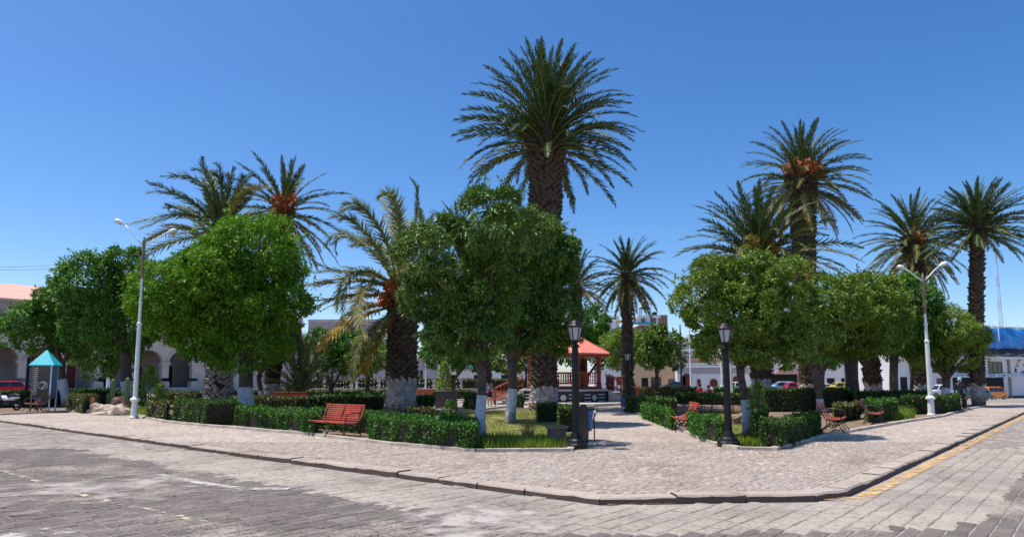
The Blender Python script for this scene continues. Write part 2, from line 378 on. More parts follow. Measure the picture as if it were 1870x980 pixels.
# stones of the road: nearest pieces single, the rest joined
def stone_shape(lx,ly,seed):
    r=random.Random(seed); h=.03; cs=[]
    for sx,sy in ((-1,-1),(1,-1),(1,1),(-1,1)):
        cs.append((sx*lx/2*(1+r.uniform(-.05,.03)), sy*ly/2*(1+r.uniform(-.07,.04))))
    ins=.014; zt=[r.uniform(-.002,.002) for _ in range(4)]
    vs=[(x,y,-h) for x,y in cs]+[(x,y,-.008) for x,y in cs]+[(x-math.copysign(ins,x),y-math.copysign(ins,y),z) for (x,y),z in zip(cs,zt)]
    vs.append((0,0,.004)); fs=[]
    for i in range(4):
        j=(i+1)%4; fs+=[(i,j,4+j,4+i),(4+i,4+j,8+j,8+i),(8+i,8+j,12)]
    return vs,fs
shapes={}
def shape_mesh(kind,lx,ly,mat,nvar=6):
    k=(kind,random.randrange(nvar))
    if k not in shapes:
        vs,fs=stone_shape(lx,ly,hash(k[1])+17); me=bpy.data.meshes.new(kind); me.from_pydata(vs,[],fs); me.materials.append(mat); shapes[k]=(me,vs,fs)
    return shapes[k]
def project(x,y,z=0):            # photo pixel of a ground point (used only to rank pieces by size)
    Y=y*math.cos(TH)+(z-H)*math.sin(TH); Z=(z-H)*math.cos(TH)-y*math.sin(TH)
    return CX+F*x/Y, PY-F*Z/Y
cells=[]
def lay(lx,ly,kind,test,x0=-30,x1=15,y0=3.0,y1=18.5):
    # courses run along DB, stacked along DA
    ca=[]; 
    for corner in ((x0,y0),(x1,y0),(x0,y1),(x1,y1)):
        v=Vector((*corner,0)); ca.append((v.dot(DB),v.dot(DA)))
    a0=min(c[1] for c in ca); a1=max(c[1] for c in ca); b0=min(c[0] for c in ca); b1=max(c[0] for c in ca)
    A=a0; row=0
    while A<a1:
        w=ly*random.uniform(.88,1.12); B=b0+random.uniform(0,lx)
        while B<b1:
            l=lx*random.uniform(.72,1.3); c=DB*(B+l/2)+DA*(A+w/2)
            if x0<c.x<x1 and y0<c.y<y1 and abs(c.x)<c.y*.80+1.0 and test(c): cells.append((kind,c,l-.016,w-.014,0))
            B+=l
        A+=w; row+=1
def outside(c): return not pip(c.x,c.y,square_out) and segdist(c.x,c.y,K)>.10
def kdist(c): return segdist(c.x,c.y,K)
lay(.31,.21,'road_cobble',lambda c: outside(c) and kdist(c)>1.9+.25*mnoise.noise(c*.8))
lay(.40,.27,'road_slab',lambda c: outside(c) and kdist(c)<=2.0+.25*mnoise.noise(c*.8))
cells.sort(key=lambda q:q[1].length)
road_stones=obj('road_paving',None,kind='structure')
def emit(cells,limit,parent,stuffname,zt,tilt,matmap,hj=.004):
    groups={}; cnt={}
    for kind,c,l,w,rz in cells:
        mat=matmap[kind]; px,py=project(c.x,c.y)
        me,vs,fs=shape_mesh(kind,1,1,mat); z=zt+random.uniform(-hj,hj)
        ang=math.atan2(DB.y,DB.x)+rz+random.uniform(-.05,.05); tx,ty=random.uniform(-tilt,tilt),random.uniform(-tilt,tilt)
        n=cnt.get(kind,0)
        if n<limit and -10<px<1880 and py<985:
            cnt[kind]=n+1
            o=obj(kind,me,parent); o.location=(c.x,c.y,z); o.rotation_euler=(tx,ty,ang); o.scale=(l,w,1)
        else:
            groups.setdefault(kind,[]).append((vs,fs,c.x,c.y,z,l,w,ang,tx,ty))
    for kind,its in groups.items():
        V=[];Fs=[];k=0
        for vs,fs,x,y,z,l,w,ang,tx,ty in its:
            ca,sa=math.cos(ang),math.sin(ang)
            for p in vs:
                X,Y=p[0]*l,p[1]*w; V.append((x+X*ca-Y*sa,y+X*sa+Y*ca,z+p[2]+X*ty-Y*tx))
            Fs+=[tuple(i+k for i in f) for f in fs]; k+=len(vs)
        me=bpy.data.meshes.new(stuffname); me.from_pydata(V,[],Fs); me.materials.append(matmap[kind]); o=obj('further_'+kind+'s',me,parent,kind='stuff')
# unit-size stone shapes are scaled per piece, so the bevel is set in unit space
def stone_shape(lx,ly,seed):
    r=random.Random(seed); h=.035; cs=[]
    for sx,sy in ((-1,-1),(1,-1),(1,1),(-1,1)):
        cs.append((sx*.5*(1+r.uniform(-.07,.02)), sy*.5*(1+r.uniform(-.10,.03))))
    zt=[r.uniform(-.003,.002) for _ in range(4)]
    vs=[(x,y,-h) for x,y in cs]+[(x,y,-.009) for x,y in cs]+[(x*.92,y*.88,z) for (x,y),z in zip(cs,zt)]+[(0,0,.003)]; fs=[]
    for i in range(4):
        j=(i+1)%4; fs+=[(i,j,4+j,4+i),(4+i,4+j,8+j,8+i),(8+i,8+j,12)]
    return vs,fs
emit(cells,300,road_stones,'further_stones',ROADZ,.012,{'road_cobble':M['cobble'],'road_slab':M['slab']})
mb=MB(); sheet(mb,[(-26,2),(14,2),(16,18.2),(-26,18.2)],ROADZ-.013); mb.build('joint_sand',M['joint'],road_stones,kind='stuff')

# worn painted lines on the road
def paint(name,col,lo=.45,hi=.55,sc=3.0,blob=None):
    m,t,b=newmat(name); b.inputs['Base Color'].default_value=(*col,1); b.inputs['Roughness'].default_value=.8
    n=N(t,'ShaderNodeTexNoise'); n.inputs['Scale'].default_value=sc; n.inputs['Detail'].default_value=8; n.inputs['Roughness'].default_value=.7
    t.links.new(wpos(t),n.inputs['Vector']); mr=N(t,'ShaderNodeMapRange'); mr.inputs[1].default_value=lo; mr.inputs[2].default_value=hi
    src=n.outputs[0]
    if blob:
        c=G(*blob[:2],ROADZ); vm=N(t,'ShaderNodeVectorMath',operation='DISTANCE'); t.links.new(wpos(t),vm.inputs[0]); vm.inputs[1].default_value=tuple(c)
        ma=N(t,'ShaderNodeMath',operation='MULTIPLY_ADD'); ma.inputs[1].default_value=-.35/blob[2]; t.links.new(vm.outputs['Value'],ma.inputs[0]); t.links.new(n.outputs[0],ma.inputs[2]); src=ma.outputs[0]
        ma2=N(t,'ShaderNodeMath',operation='ADD'); ma2.inputs[1].default_value=.17; t.links.new(src,ma2.inputs[0]); src=ma2.outputs[0]
    t.links.new(src,mr.inputs[0]); t.links.new(mr.outputs[0],b.inputs['Alpha']); return m
M['ypaint']=paint('worn_yellow_paint',(.62,.40,.18),.42,.56,5); M['wpaint']=paint('worn_white_paint',(.58,.55,.5),.38,.62,5)
M['wypaint']=paint('worn_yellow_white_paint',(.66,.56,.38),.50,.60,6)
M['dust']=paint('dust_patch',(.40,.36,.32),.50,.66,1.6,(880,950,2.4)); M['dustb']=paint('dust_patch_far',(.36,.32,.28),.50,.70,1.6,(200,890,3.5)); M['dustw']=paint('pale_dust_patch',(.47,.43,.39),.50,.64,2.6,(20,985,1.1))
Z1=ROADZ+.0075
def strip(name,pts,w0,w1,mat,z=Z1):
    mb=MB(); pts=[Vector((p.x,p.y,0)) for p in pts]; a=offs(pts,w0); b=offs(pts,w1)
    for i in range(len(pts)-1): mb.add([(a[i].x,a[i].y,z),(a[i+1].x,a[i+1].y,z),(b[i+1].x,b[i+1].y,z),(b[i].x,b[i].y,z)],[(0,1,2,3)])
    return mb.build(name,mat,kind='structure')
strip('yellow_kerb_line',[G(1100,914,ROADZ)]+[K[6],K[7],K[8]],-.10,-.32,M['ypaint'])
strip('faded_white_line',[G(285,866,ROADZ),G(380,884,ROADZ),G(455,893,ROADZ)],-.1,.12,M['wpaint'])
strip('faded_white_line',[G(440,892,ROADZ),G(530,891,ROADZ)],-.14,.10,M['wpaint'])
strip('worn_centre_line',[G(0,857,ROADZ),G(75,880,ROADZ),G(150,903,ROADZ),G(215,918,ROADZ),G(300,936,ROADZ),G(380,955,ROADZ)],-.06,.06,M['wypaint'])
def patch(name,pxs,mat,z=Z1+.002):
    mb=MB(); sheet(mb,[tuple(G(*p,ROADZ))[:2] for p in pxs],z); return mb.build(name,mat,kind='structure')
patch('dust_on_road',[(420,935),(700,885),(1000,915),(1230,925),(1400,1000),(900,1040),(460,1020)],M['dust'])
patch('pale_dust_on_road',[(-160,935),(60,925),(220,955),(200,1060),(-180,1060)],M['dustw'])
patch('dust_on_road',[(-80,810),(200,830),(520,880),(420,980),(-60,980)],M['dustb'],Z1+.003)

# ------------------------------------------------------------------ planted beds
bedsL=[(-260,752),(0,757),(120,751),(235,756),(300,770),(370,777),(565,793),(720,812),(870,824),(1040,823),(1062,800),(1075,776),(1086,752),(1090,744),(935,747),(760,750),(740,744),(600,740),(300,738),(-200,736)]
bedsR=[(1312,813),(1352,820),(1412,821),(1500,797),(1560,786),(1665,768),(1722,760),(1752,750),(1800,741),(1700,736),(1500,735),(1330,736),(1180,742),(1150,748),(1230,781)]
def poly_px(l,z=0): return [tuple(G(*p))[:2] for p in l]
bL,bR=poly_px(bedsL),poly_px(bedsR)
def sheet_kind(name,poly,z,mat): 
    mb=MB(); mb.prism(poly,z-.06,z); return mb.build(name,mat,kind='structure')
sheet_kind('bed_soil',bL,.012,M['soil']); sheet_kind('bed_soil',bR,.0125,M['soil'])
lawnL=[(858,818),(1036,819),(1058,798),(1070,776),(1040,752),(930,750),(780,756),(800,790)]
lawnR=[(1320,806),(1352,814),(1410,815),(1400,772),(1380,752),(1290,750),(1270,770)]
lawnB=[(600,735),(700,735),(700,742),(520,742),(420,737)]
lL,lR=poly_px(lawnL),poly_px(lawnR)
sheet_kind('lawn',lL,.035,M['lawn']); sheet_kind('lawn',lR,.036,M['lawn'])
# pale edging stones round the beds
edging=obj('bed_edging',None,kind='structure')
def edge(poly,nclosed):
    pts=[Vector((p[0],p[1],0)) for p in poly[:nclosed]]
    for a,b in zip(pts[:-1],pts[1:]):
        L=(b-a).length; d=(b-a)/L; n=max(1,int(L/1.1)); ang=math.atan2(d.y,d.x)
        for i in range(n):
            mb=MB(); mb.box((0,0,.022),(L/n-.012,.17,.10),top=.985); c=a+d*(L*(i+.5)/n)
            mb.build('edging_stone',M['edging'],edging,loc=(c.x,c.y,random.uniform(-.006,.006)),rz=ang)
edge(bL,15); edge(bR,9); edge([bR[0]]+bR[::-1][:4],5)

# small stones of the pavement
pcells=[]
A=-4
def in_pave(c):
    return pip(c.x,c.y,square) and segdist(c.x,c.y,Kin)>.05 and not pip(c.x,c.y,bL) and not pip(c.x,c.y,bR) and segdist(c.x,c.y,[Vector((*p,0)) for p in bL[:15]])>.12 and segdist(c.x,c.y,[Vector((*p,0)) for p in bR[:9]])>.12
while A<26:
    w=random.uniform(.07,.12); Bv=-2+random.uniform(0,.2)
    while Bv<24:
        l=random.choice((random.uniform(.07,.14),random.uniform(.12,.22))); c=DB*(Bv+l/2)+DA*(A+w/2)
        if 8.5<c.y<19.5 and abs(c.x)<c.y*.80 and in_pave(c): pcells.append(('paving_cobble',c,l-.008,w-.008,0))
        Bv+=l
    A+=w
pcells.sort(key=lambda q:q[1].length)
emit(pcells,300,pavement,'further_paving_stones',.000,.05,{'paving_cobble':M['pstone']},hj=.004)
mb=MB()
near=[tuple(p)[:2] for p in Kin[1:8]]

# grass blades
def blades(name,poly,n,h,mat,base=.03,w=.012,lean=.5,pxfilter=None):
    xs=[p[0] for p in poly]; ys=[p[1] for p in poly]; P0=[]
    while len(P0)<n:
        x=random.uniform(min(xs),max(xs)); y=random.uniform(min(ys),max(ys))
        if pip(x,y,poly) and mnoise.noise(Vector((x*.9,y*.9,3)))>-.25: P0.append((x,y,base))
    c=np.array(P0); d=unit(np.c_[rng.normal(size=(n,2))*lean,np.ones(n)]); hh=(h*rng.uniform(.4,1.3,n))[:,None]
    s=unit(np.c_[rng.normal(size=(n,2)),np.zeros(n)])*w
    V=np.empty((n,3,3)); V[:,0]=c-s; V[:,1]=c+s; V[:,2]=c+d*hh
    me=np_mesh(name,V.reshape(-1,3),np.arange(n*3).reshape(-1,3),mat); return obj(name,me,kind='stuff')
blades('lawn_grass',lL,16000,.07,M['blade']); blades('lawn_grass',lR,7000,.07,M['blade'])
frontL=poly_px([(868,820),(1034,820),(1046,806),(880,803)]); blades('tall_edge_grass',frontL,3800,.24,M['bladeg'],lean=.35)
frontR=poly_px([(1340,815),(1408,816),(1404,800),(1345,800)]); blades('tall_edge_grass',frontR,900,.16,M['bladeg'],lean=.35)
blades('dry_grass_tuft',poly_px([(955,808),(975,808),(972,800),(955,800)]),90,.85,M['frondd'],w=.008,lean=.22)
blades('bed_weeds',poly_px([(1630,768),(1672,764),(1660,752),(1625,755)]),900,.42,M['bladeg'],w=.03,lean=.35)
blades('bed_weeds',poly_px([(190,757),(300,762),(300,750),(190,748)]),1500,.3,M['bladeg'],w=.02,lean=.4)

# ------------------------------------------------------------------ hedges
def hedge(label,front,depth,h,mat='hedge',group=None,dens=None,leaf=None,cat='hedge',name='hedge',bulge=.10,base=0.0,rad=True):
    """front: photo pixels of its foot, left to right"""
    pts=[G(*p) for p in front]; c0=sum(pts,Vector())/len(pts)
    root=thing(name,label,cat,(c0.x,c0.y,0),0,group)
    wp=pts; pts=[p-c0 for p in pts]; back=offs([Vector((p.x,p.y,0)) for p in pts],depth)
    if rad: back=[Vector((p.x,p.y,0))+(w.normalized()+Vector((0,.25,0))).normalized()*depth*1.12 for p,w in zip(pts,[Vector((q.x,q.y,0)) for q in wp])]
    Yd=c0.y; leaf=leaf or max(.05,.0038*Yd+.012); dens=dens or 2.6/(leaf*leaf*.55)
    CC=[];NN=[]
    def quad(o,u,v,nr,k=1.0):
        ar=np.linalg.norm(np.cross(u,v)); n=int(ar*dens*k)
        a=rng.random((n,1)); b=rng.random((n,1)); pos=o+a*u+b*v
        ds=np.array([mnoise.noise(Vector(q)*2.2) for q in (pos+[c0.x,c0.y,0])])
        ds2=np.array([mnoise.noise(Vector(q)*7) for q in (pos+[c0.x,c0.y,5])]) if n<40000 else ds*0
        pos=pos+nr*((ds*bulge*1.6+ds2*.035-.03*rng.random(n)*2)[:,None])
        CC.append(pos); NN.append(np.repeat(nr[None],n,0))
    A=lambda v: np.array([v.x,v.y,v.z])
    for i in range(len(pts)-1):
        a,b,c,d=A(pts[i]),A(pts[i+1]),A(back[i+1]),A(back[i]); a[2]=b[2]=c[2]=d[2]=base
        up=np.array([0,0,h-base]); e=b-a; nr=np.array([e[1],-e[0],0]); nr/=np.linalg.norm(nr)
        quad(a,e,up,nr); quad(a+up,e,d-a,np.array([0,0,1.])); quad(d,c-d,up,-nr,.5)
        if i==0: q=d-a; quad(a,q,up,-unit((b-a)[None])[0])
        if i==len(pts)-2: quad(b,c-b,up,unit((b-a)[None])[0])
    cc=np.concatenate(CC); nn=np.concatenate(NN)
    # round the shoulders
    top=cc[:,2]>h-.12; cc[top,2]-=.05*rng.random(top.sum())
    V,Q=leaf_quads(cc-nn*leaf*.4,nn,leaf,leaf*.5,out=.35,droop=-.15)
    V[:,2]=np.maximum(V[:,2],.01)
    obj('foliage',np_mesh('hedge_foliage',V,Q,M[mat]),root)
    mb=MB(); ins=offs([Vector((p.x,p.y,0)) for p in pts],.07); bk=[p.lerp(q,1-.07/depth) for p,q in zip([Vector((p.x,p.y,0)) for p in pts],back)]
    for i in range(len(pts)-1):
        mb.prism([tuple(ins[i])[:2],tuple(ins[i+1])[:2],tuple(bk[i+1])[:2],tuple(bk[i])[:2]],max(.0,base-.05),h-.09)
    mb.build('twigs',M['twig'],root)
    if base>.05:
        mb=MB()
        for i in range(int(sum((pts[j+1]-pts[j]).length for j in range(len(pts)-1))*6)):
            j=random.randrange(len(pts)-1); p=pts[j].lerp(pts[j+1],random.random()); q=(back[j]-pts[j])*random.uniform(.15,.9)
            p=p+q; mb.tube([(p.x,p.y,0),(p.x+random.uniform(-.08,.08),p.y,base+.05)],.012,5)
        mb.build('stem',M['bark'],root,kind='stuff')
    return root
HG='clipped hedges round the beds of the square'
hedge('tall rounded end of the clipped green hedge left of the long low one',[(316,768),(372,777),(428,776)],1.9,.90,'hedge',HG)
hedge('long low clipped green hedge running left from the red bench',[(428,777),(500,785),(572,795)],1.9,.70,'hedgeb',HG)
hedge('low hedge section directly behind the bright red bench',[(566,782),(620,787),(676,793)],1.5,.68,'hedgeb',HG)
hedge('broad clipped hedge block between the red bench and the whitewashed trunk',[(674,801),(722,811),(800,819),(868,824)],2.4,.68,'hedgeb',HG)
hedge('low hedge in the second row behind the red bench',[(575,751),(640,751),(700,749)],1.4,.85,'hedge',HG)
hedge('low hedge patch in second row behind the long left hedge',[(420,748),(520,752),(575,753)],1.2,.78,'hedgeo',HG)
hedge('far low hedge strip under the grey scaled palm base',[(290,738),(360,741),(430,741)],2.5,.85,'hedgeo',HG)
hedge('low hedge in front of the red car and blue kiosk',[(-140,745),(0,745),(60,743),(130,741)],2.2,.98,'hedgeb',HG)
hedge('hedge strip behind the cactus rockery',[(130,740),(210,740),(262,741)],1.6,1.02,'hedgeb',HG)
hedge('rounded olive bush beside the blue kiosk',[(122,750),(150,754),(172,752)],1.3,.92,'hedgeo',cat='bush',name='bush')
hedge('low olive bush clump left of the big hedge end',[(268,764),(300,768)],1.5,.8,'hedgeo',cat='bush',name='bush')
hedge('clipped hedge along the path in front of the far black lamp',[(1176,765),(1205,776),(1228,785)],1.6,.68,'hedgeb',HG)
hedge('clipped hedge at the path corner left of the right black lamp',[(1264,797),(1290,808),(1322,814)],1.7,.70,'hedgeb',HG)
hedge('square clipped hedge block right of the right black lamp',[(1396,817),(1428,820),(1466,808),(1500,796)],1.5,.70,'hedge',HG)
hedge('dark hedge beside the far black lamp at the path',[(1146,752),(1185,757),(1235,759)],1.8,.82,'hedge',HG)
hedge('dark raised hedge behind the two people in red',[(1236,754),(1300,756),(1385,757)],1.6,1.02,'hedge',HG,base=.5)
hedge('far olive hedge strip in front of the dark beetle car',[(1158,728),(1215,729),(1276,729)],2.0,.95,'hedgeo',HG)
hedge('far hedge strip left of the white car',[(1305,728),(1330,728),(1400,728)],2.0,.95,'hedgeb',HG)
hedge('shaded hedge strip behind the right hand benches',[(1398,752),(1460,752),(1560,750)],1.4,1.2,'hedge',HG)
hedge('low hedge between the two right hand benches',[(1528,772),(1572,765)],.9,.72,'hedgeo',HG)
hedge('clipped hedge right of the shaded bench',[(1590,772),(1640,766)],1.6,.88,'hedgeb',HG)
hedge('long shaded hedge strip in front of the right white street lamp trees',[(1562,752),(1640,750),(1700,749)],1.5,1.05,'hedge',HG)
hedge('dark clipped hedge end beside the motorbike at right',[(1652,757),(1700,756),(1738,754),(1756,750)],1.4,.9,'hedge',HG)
hedge('small dark hedge left of the lamp by the lawn',[(982,772),(1018,772)],1.2,.75,'hedge',HG)
hedge('small dark bush behind the blue bins',[(1022,790),(1048,790)],1.6,.85,'hedge',cat='bush',name='bush')
hedge('dark round bush beside the concrete block',[(848,746),(880,748)],1.2,.92,'hedge',cat='bush',name='bush')
hedge('dark bush on the lawn edge behind the second tree',[(930,745),(955,746)],1.4,.8,'hedge',cat='bush',name='bush')
hedge('low bright bush right of the thick palm base',[(752,752),(792,752)],1.5,.85,'hedgeb',cat='bush',name='bush')
hedge('olive ground bush at the foot of the thick palm',[(745,760),(790,762)],.9,.42,'hedgeo',cat='bush',name='bush')
hedge('far hedge line across the middle of the square',[(445,729),(600,729),(760,728),(860,728)],1.4,.7,'hedge',HG)
hedge('hedge along the back road beyond the balustrade',[(560,718),(700,718),(860,717),(960,717)],2.5,1.6,'hedgeo')
hedge('shaggy shrub growing in front of the right whitewashed trunk',[(1385,806),(1405,806)],.6,.85,'hedgeb',cat='bush',name='bush',bulge=.2)

# dry leaves and litter lying along the beds
def litter():
    n=900; P0=[]
    ed=[Vector((*p,0)) for p in bL[2:15]]; er=[Vector((*p,0)) for p in bR[:9]]
    while len(P0)<n:
        e=random.choice((ed,er)); i=random.randrange(len(e)-1); p=e[i].lerp(e[i+1],random.random()); d=(e[i+1]-e[i]).normalized(); q=p+Vector((d.y,-d.x,0))*abs(random.gauss(0,.55))+Vector((random.gauss(0,.1),random.gauss(0,.1),0))
        if pip(q.x,q.y,square) and not pip(q.x,q.y,bL) and not pip(q.x,q.y,bR): P0.append((q.x,q.y,.022))
    for _ in range(260):
        q=Vector((random.uniform(-8,8),random.uniform(9,20),0))
        if pip(q.x,q.y,square) and not pip(q.x,q.y,bL) and not pip(q.x,q.y,bR): P0.append((q.x,q.y,.022))
    c=np.array(P0); V,Q=leaf_quads(c,np.tile(np.array([0,0,1.]),(len(c),1)),.075,.035,out=.0,droop=0,upb=.9,nj=.2); V[:,2]=.018+np.abs(V[:,2]-.022)*.25
    obj('fallen_leaves',np_mesh('fallen_leaves',V,Q,M['frondd']),kind='stuff')
litter()

# ================================================================== PALMS
def frond_curve(bend,n=9):
    """unit frond in the xz plane: starts along +x, bends down by `bend` radians"""
    pts=[];x=z=0;pts.append((0,0,0))
    for i in range(n-1):
        a=-bend*((i+.5)/(n-1))**1.4; x+=math.cos(a)/(n-1); z+=math.sin(a)/(n-1); pts.append((x,0,z))
    return [Vector(p) for p in pts]
def frond_mesh(name,path,mat,width=.13,pairs=58,L=1.0,vshape=.35,rach=.008,jag=.12,wl=.014,droop=0.0):
    V=[];Fs=[];mi=[]
    n=len(path)
    def at(s):
        f=s*(n-1); i=min(int(f),n-2); t=f-i; return path[i].lerp(path[i+1],t),(path[i+1]-path[i]).normalized()
    side0=None
    for k in range(pairs):
        s=.10+.90*(k+.5)/pairs; p,t=at(s); sd=t.cross(Vector((0,0,1)))
        if sd.length<.15: sd=side0 or Vector((0,1,0))
        sd.normalize(); side0=sd; up=sd.cross(t).normalized()
        prof=max(.18,(math.sin(math.pi*(.10+.84*s)))**.6)*width*L
        if s>.93: prof*=.75
        for sg in (-1,1):
            l=prof*random.uniform(1-jag,1+jag); fw=.75+.9*s
            d=(t*fw+sd*sg*random.uniform(.45,1.1)+up*random.uniform(-.75,1.25)*vshape+Vector((0,0,-droop*random.uniform(.3,1)))).normalized()
            w=wl*L; o=len(V); wv=t*w
            e=p+d*l
            V+= [p-wv*.5,p+wv*.5,p+d*l*.6+wv*.45,e,p+d*l*.6-wv*.25]; Fs.append((o,o+1,o+2,o+3,o+4)); mi.append(0)
    mb=MB(); mb.tube(path,[rach*L*(1.6-1.3*i/(n-1)) for i in range(n)],4)
    o=len(V); V+= [Vector(v) for v in mb.v]; Fs+=[tuple(i+o for i in f) for f in mb.f]; mi+=[1]*len(mb.f)
    me=bpy.data.meshes.new(name); me.from_pydata([tuple(v) for v in V],[],Fs); me.materials.append(mat); me.materials.append(M['rachis'])
    me.polygons.foreach_set('material_index',mi); me.update(); return me
FM={}
def fm(bend,mat,pairs=58):
    k=(bend,mat,pairs,random.randrange(2))
    if k not in FM:
        FM[k]=frond_mesh('frond',frond_curve(R(bend)),M[mat],pairs=pairs,width=.122,wl=.024 if pairs>50 else .03,vshape=.36)
    return FM[k]
def scales(root,path,rad,h,z0,z1,step,mat,sz=1.0,name='leaf_stub',proud=1.0):
    """spiral of cut leaf bases on a trunk: path(z)->centre, rad(z)->radius"""
    mb=MB(); z=z0; row=0
    while z<z1:
        r=rad(z); n=max(7,int(2*math.pi*r/(step*1.15))); c=path(z)
        for k in range(n):
            th=2*math.pi*(k+.5*(row%2))/n+random.uniform(-.05,.05); zz=z+random.uniform(-.16,.16)*step
            e=Vector((math.cos(th),math.sin(th),0)); t=Vector((-e.y,e.x,0)); c2=Vector((c.x,c.y,zz))
            if random.random()<.06: continue
            w=step*.56*sz; hh=step*.62*sz; pr=step*.55*proud*random.uniform(.45,1.4)
            b=c2+e*r*.96
            a0=b-Vector((0,0,hh)); l=b-t*w*.9+e*.02; rr=b+t*w*.9+e*.02; tp=b+Vector((0,0,hh*.7)); 
            tipl=b+e*pr+Vector((0,0,hh*.45))-t*w*.35; tipr=b+e*pr+Vector((0,0,hh*.45))+t*w*.35; low=b+e*pr*.55-Vector((0,0,hh*.25))
            mb.add([a0,l,rr,tp,tipl,tipr,low],[(0,6,4,1),(0,2,5,6),(6,5,4),(1,4,3),(3,5,2),(4,5,3)])
        z+=step*.5; row+=1
    return mb.build(name,mat,root,kind='stuff')
def palm(label,bx,by,cx,cy,rpx,wtop,wbot,n=80,up=82,lo=-25,fruit=0,wash=None,mats=('frond','frondo'),wmin=.0,step=None,dry=.1,flare=1.0,seed=1,stub='stub',bare=False,explicit=None,bendk=1.0,lenj=.1,pairs=58,group='date palms of the square',bx_wash=None,azskip=None,washmat='washp',ups=.28):
    random.seed(seed)
    b=G(bx,by); Y=b.y; c=P(cx,cy,Y); r=rpx*Y/F; root=thing('palm_tree',label,'palm tree',(b.x,b.y,0),0,group)
    c=c-b; hz=c.z; rt,rb=wtop*Y/F/2,wbot*Y/F/2
    lean=Vector((c.x,c.y,0))
    def path(z):
        s=max(0,min(1,z/hz)); return Vector((lean.x*s*s*(1.4-.4*s),lean.y*s,z))
    def rad(z):
        s=z/hz; q=rb+(rt-rb)*min(1,s*1.1)
        if s<.12: q*=1+.35*flare*(1-s/.12)**2
        if s>.86: q*=1+.28*min(1,(s-.86)/.08)*(1 if not bare else .9)
        return q*(1+.03*math.sin(z*3.1+seed))
    mb=MB(); zs=[hz*i/26 for i in range(27)]; mb.tube([path(z) for z in zs],[rad(z)*.97 for z in zs],14); mb.build('trunk',M['pbark'],root,smooth=True)
    step=step or max(.26,.011*Y*.62)
    zw=0
    if wash is not None:
        zw=P(bx,wash,Y).z; scales(root,path,rad,hz,-.1,zw,step*.95,M['stubw' if washmat!='washp' else washmat],name='whitewashed_leaf_stub',proud=.8)
        mb=MB(); zz=[zw*i/5 for i in range(6)]; mb.tube([path(z) for z in zz],[rad(z)*1.0 for z in zz],14); mb.build('whitewash',M['washp' if washmat=='washp' else 'pbark'],root,smooth=True)
    scales(root,path,rad,hz,zw+.02,hz*.995,step,M[stub])
    if explicit:
        ext=[]
        for pts,mat,wd in explicit:
            ext.append((pts,mat,wd)); j=lambda a:random.uniform(-a,a)
            ext.append(([pts[0]]+[(q[0]+j(9)*(k+1),q[1]+j(8)*(k+1),q[2]+j(.7)*(k+1)) for k,q in enumerate(pts[1:])],mat,wd*.95))
        for pts,mat,wd in ext:
            p=[P(q[0],q[1],Y+q[2])-b for q in pts]
            if len(p)==3: 
                a0,a1,a2=p; m1=a1*2-(a0+a2)/2; path_=[(a0*(1-t)**2+m1*2*t*(1-t)+a2*t*t) for t in [i/10 for i in range(11)]]
            else:
                path_=[]
                for i in range(13):
                    t=i/12; path_.append(p[0]*(1-t)**3+p[1]*3*t*(1-t)**2+p[2]*3*t*t*(1-t)+p[3]*t**3)
            L=sum((path_[i+1]-path_[i]).length for i in range(len(path_)-1))
            obj('frond',frond_mesh('frond',path_,M[mat],width=wd,pairs=70,L=L,rach=.007,wl=.017,vshape=.62,droop=.35,jag=.1),root)
    for i in range(n):
        s=(i+.5)/n; el=up+(lo-up)*s**.74+random.uniform(-7,7); az=i*2.39996+random.uniform(-.15,.15)
        if azskip and azskip(math.degrees(az)%360,el): continue
        if random.random()<.05: continue
        ca=math.cos(R(el)); bend=(14+44*abs(ca)*(1 if el>-10 else .8))*bendk; bend=min((15,30,45,60,80),key=lambda q:abs(q-bend))
        L=r*random.uniform(1-lenj,1+lenj)*(1.10-ups*max(0,math.sin(R(el)))**2)*1.04
        mat=mats[0] if s<.62+random.uniform(-.2,.2) else mats[1]
        if s>1-dry and random.random()<.8: mat='frondd'
        o=obj('frond',fm(bend,mat,pairs),root)
        st=Vector((math.cos(az)*ca,math.sin(az)*ca,math.sin(R(el))))*rt*.7
        o.location=c+st+Vector((0,0,-rt*1.4*s)); 
        o.rotation_euler=Matrix.Rotation(az,4,'Z').to_3x3().to_4x4().to_euler()
        e=(Matrix.Rotation(az,3,'Z')@Matrix.Rotation(-R(el+bend*.32),3,'Y')@Matrix.Rotation(random.uniform(-.5,.5),3,'X')).to_euler(); o.rotation_euler=e; o.scale=(L,L,L)
    for i in range(fruit):
        az=R(-90)+R(-75+150*(i+.5)/fruit)+random.uniform(-.2,.2); mb=MB()
        d=Vector((math.cos(az),math.sin(az),0)); o=c+d*rt*.8+Vector((0,0,random.uniform(-.12,.2)*r))
        k=r*.17*random.uniform(.8,1.2)
        for q in range(26):
            dd=(d+Vector((random.gauss(0,.5),random.gauss(0,.5),random.gauss(.1,.4)))).normalized(); e1=o+dd*k*.7; e2=e1+dd*k*.5-Vector((0,0,k*.35))
            mb.tube([o,e1,e2],[.02,.015,.01],3,mi=1)
            for w in range(4):
                cc=e1.lerp(e2,w/3)+Vector([random.gauss(0,.05*k*2) for _ in range(3)]); a=k*.085
                mb.add([cc+Vector(v)*a for v in ((1,0,0),(-1,0,0),(0,1,0),(0,-1,0),(0,0,1.3),(0,0,-1.3))],[(0,2,4),(2,1,4),(1,3,4),(3,0,4),(2,0,5),(1,2,5),(3,1,5),(0,3,5)],mi=0)
        mb.build('fruit_cluster',[M['fruit'],M['fstalk']],root)
    # hanging dry leaf stalks round the crown base
    return root

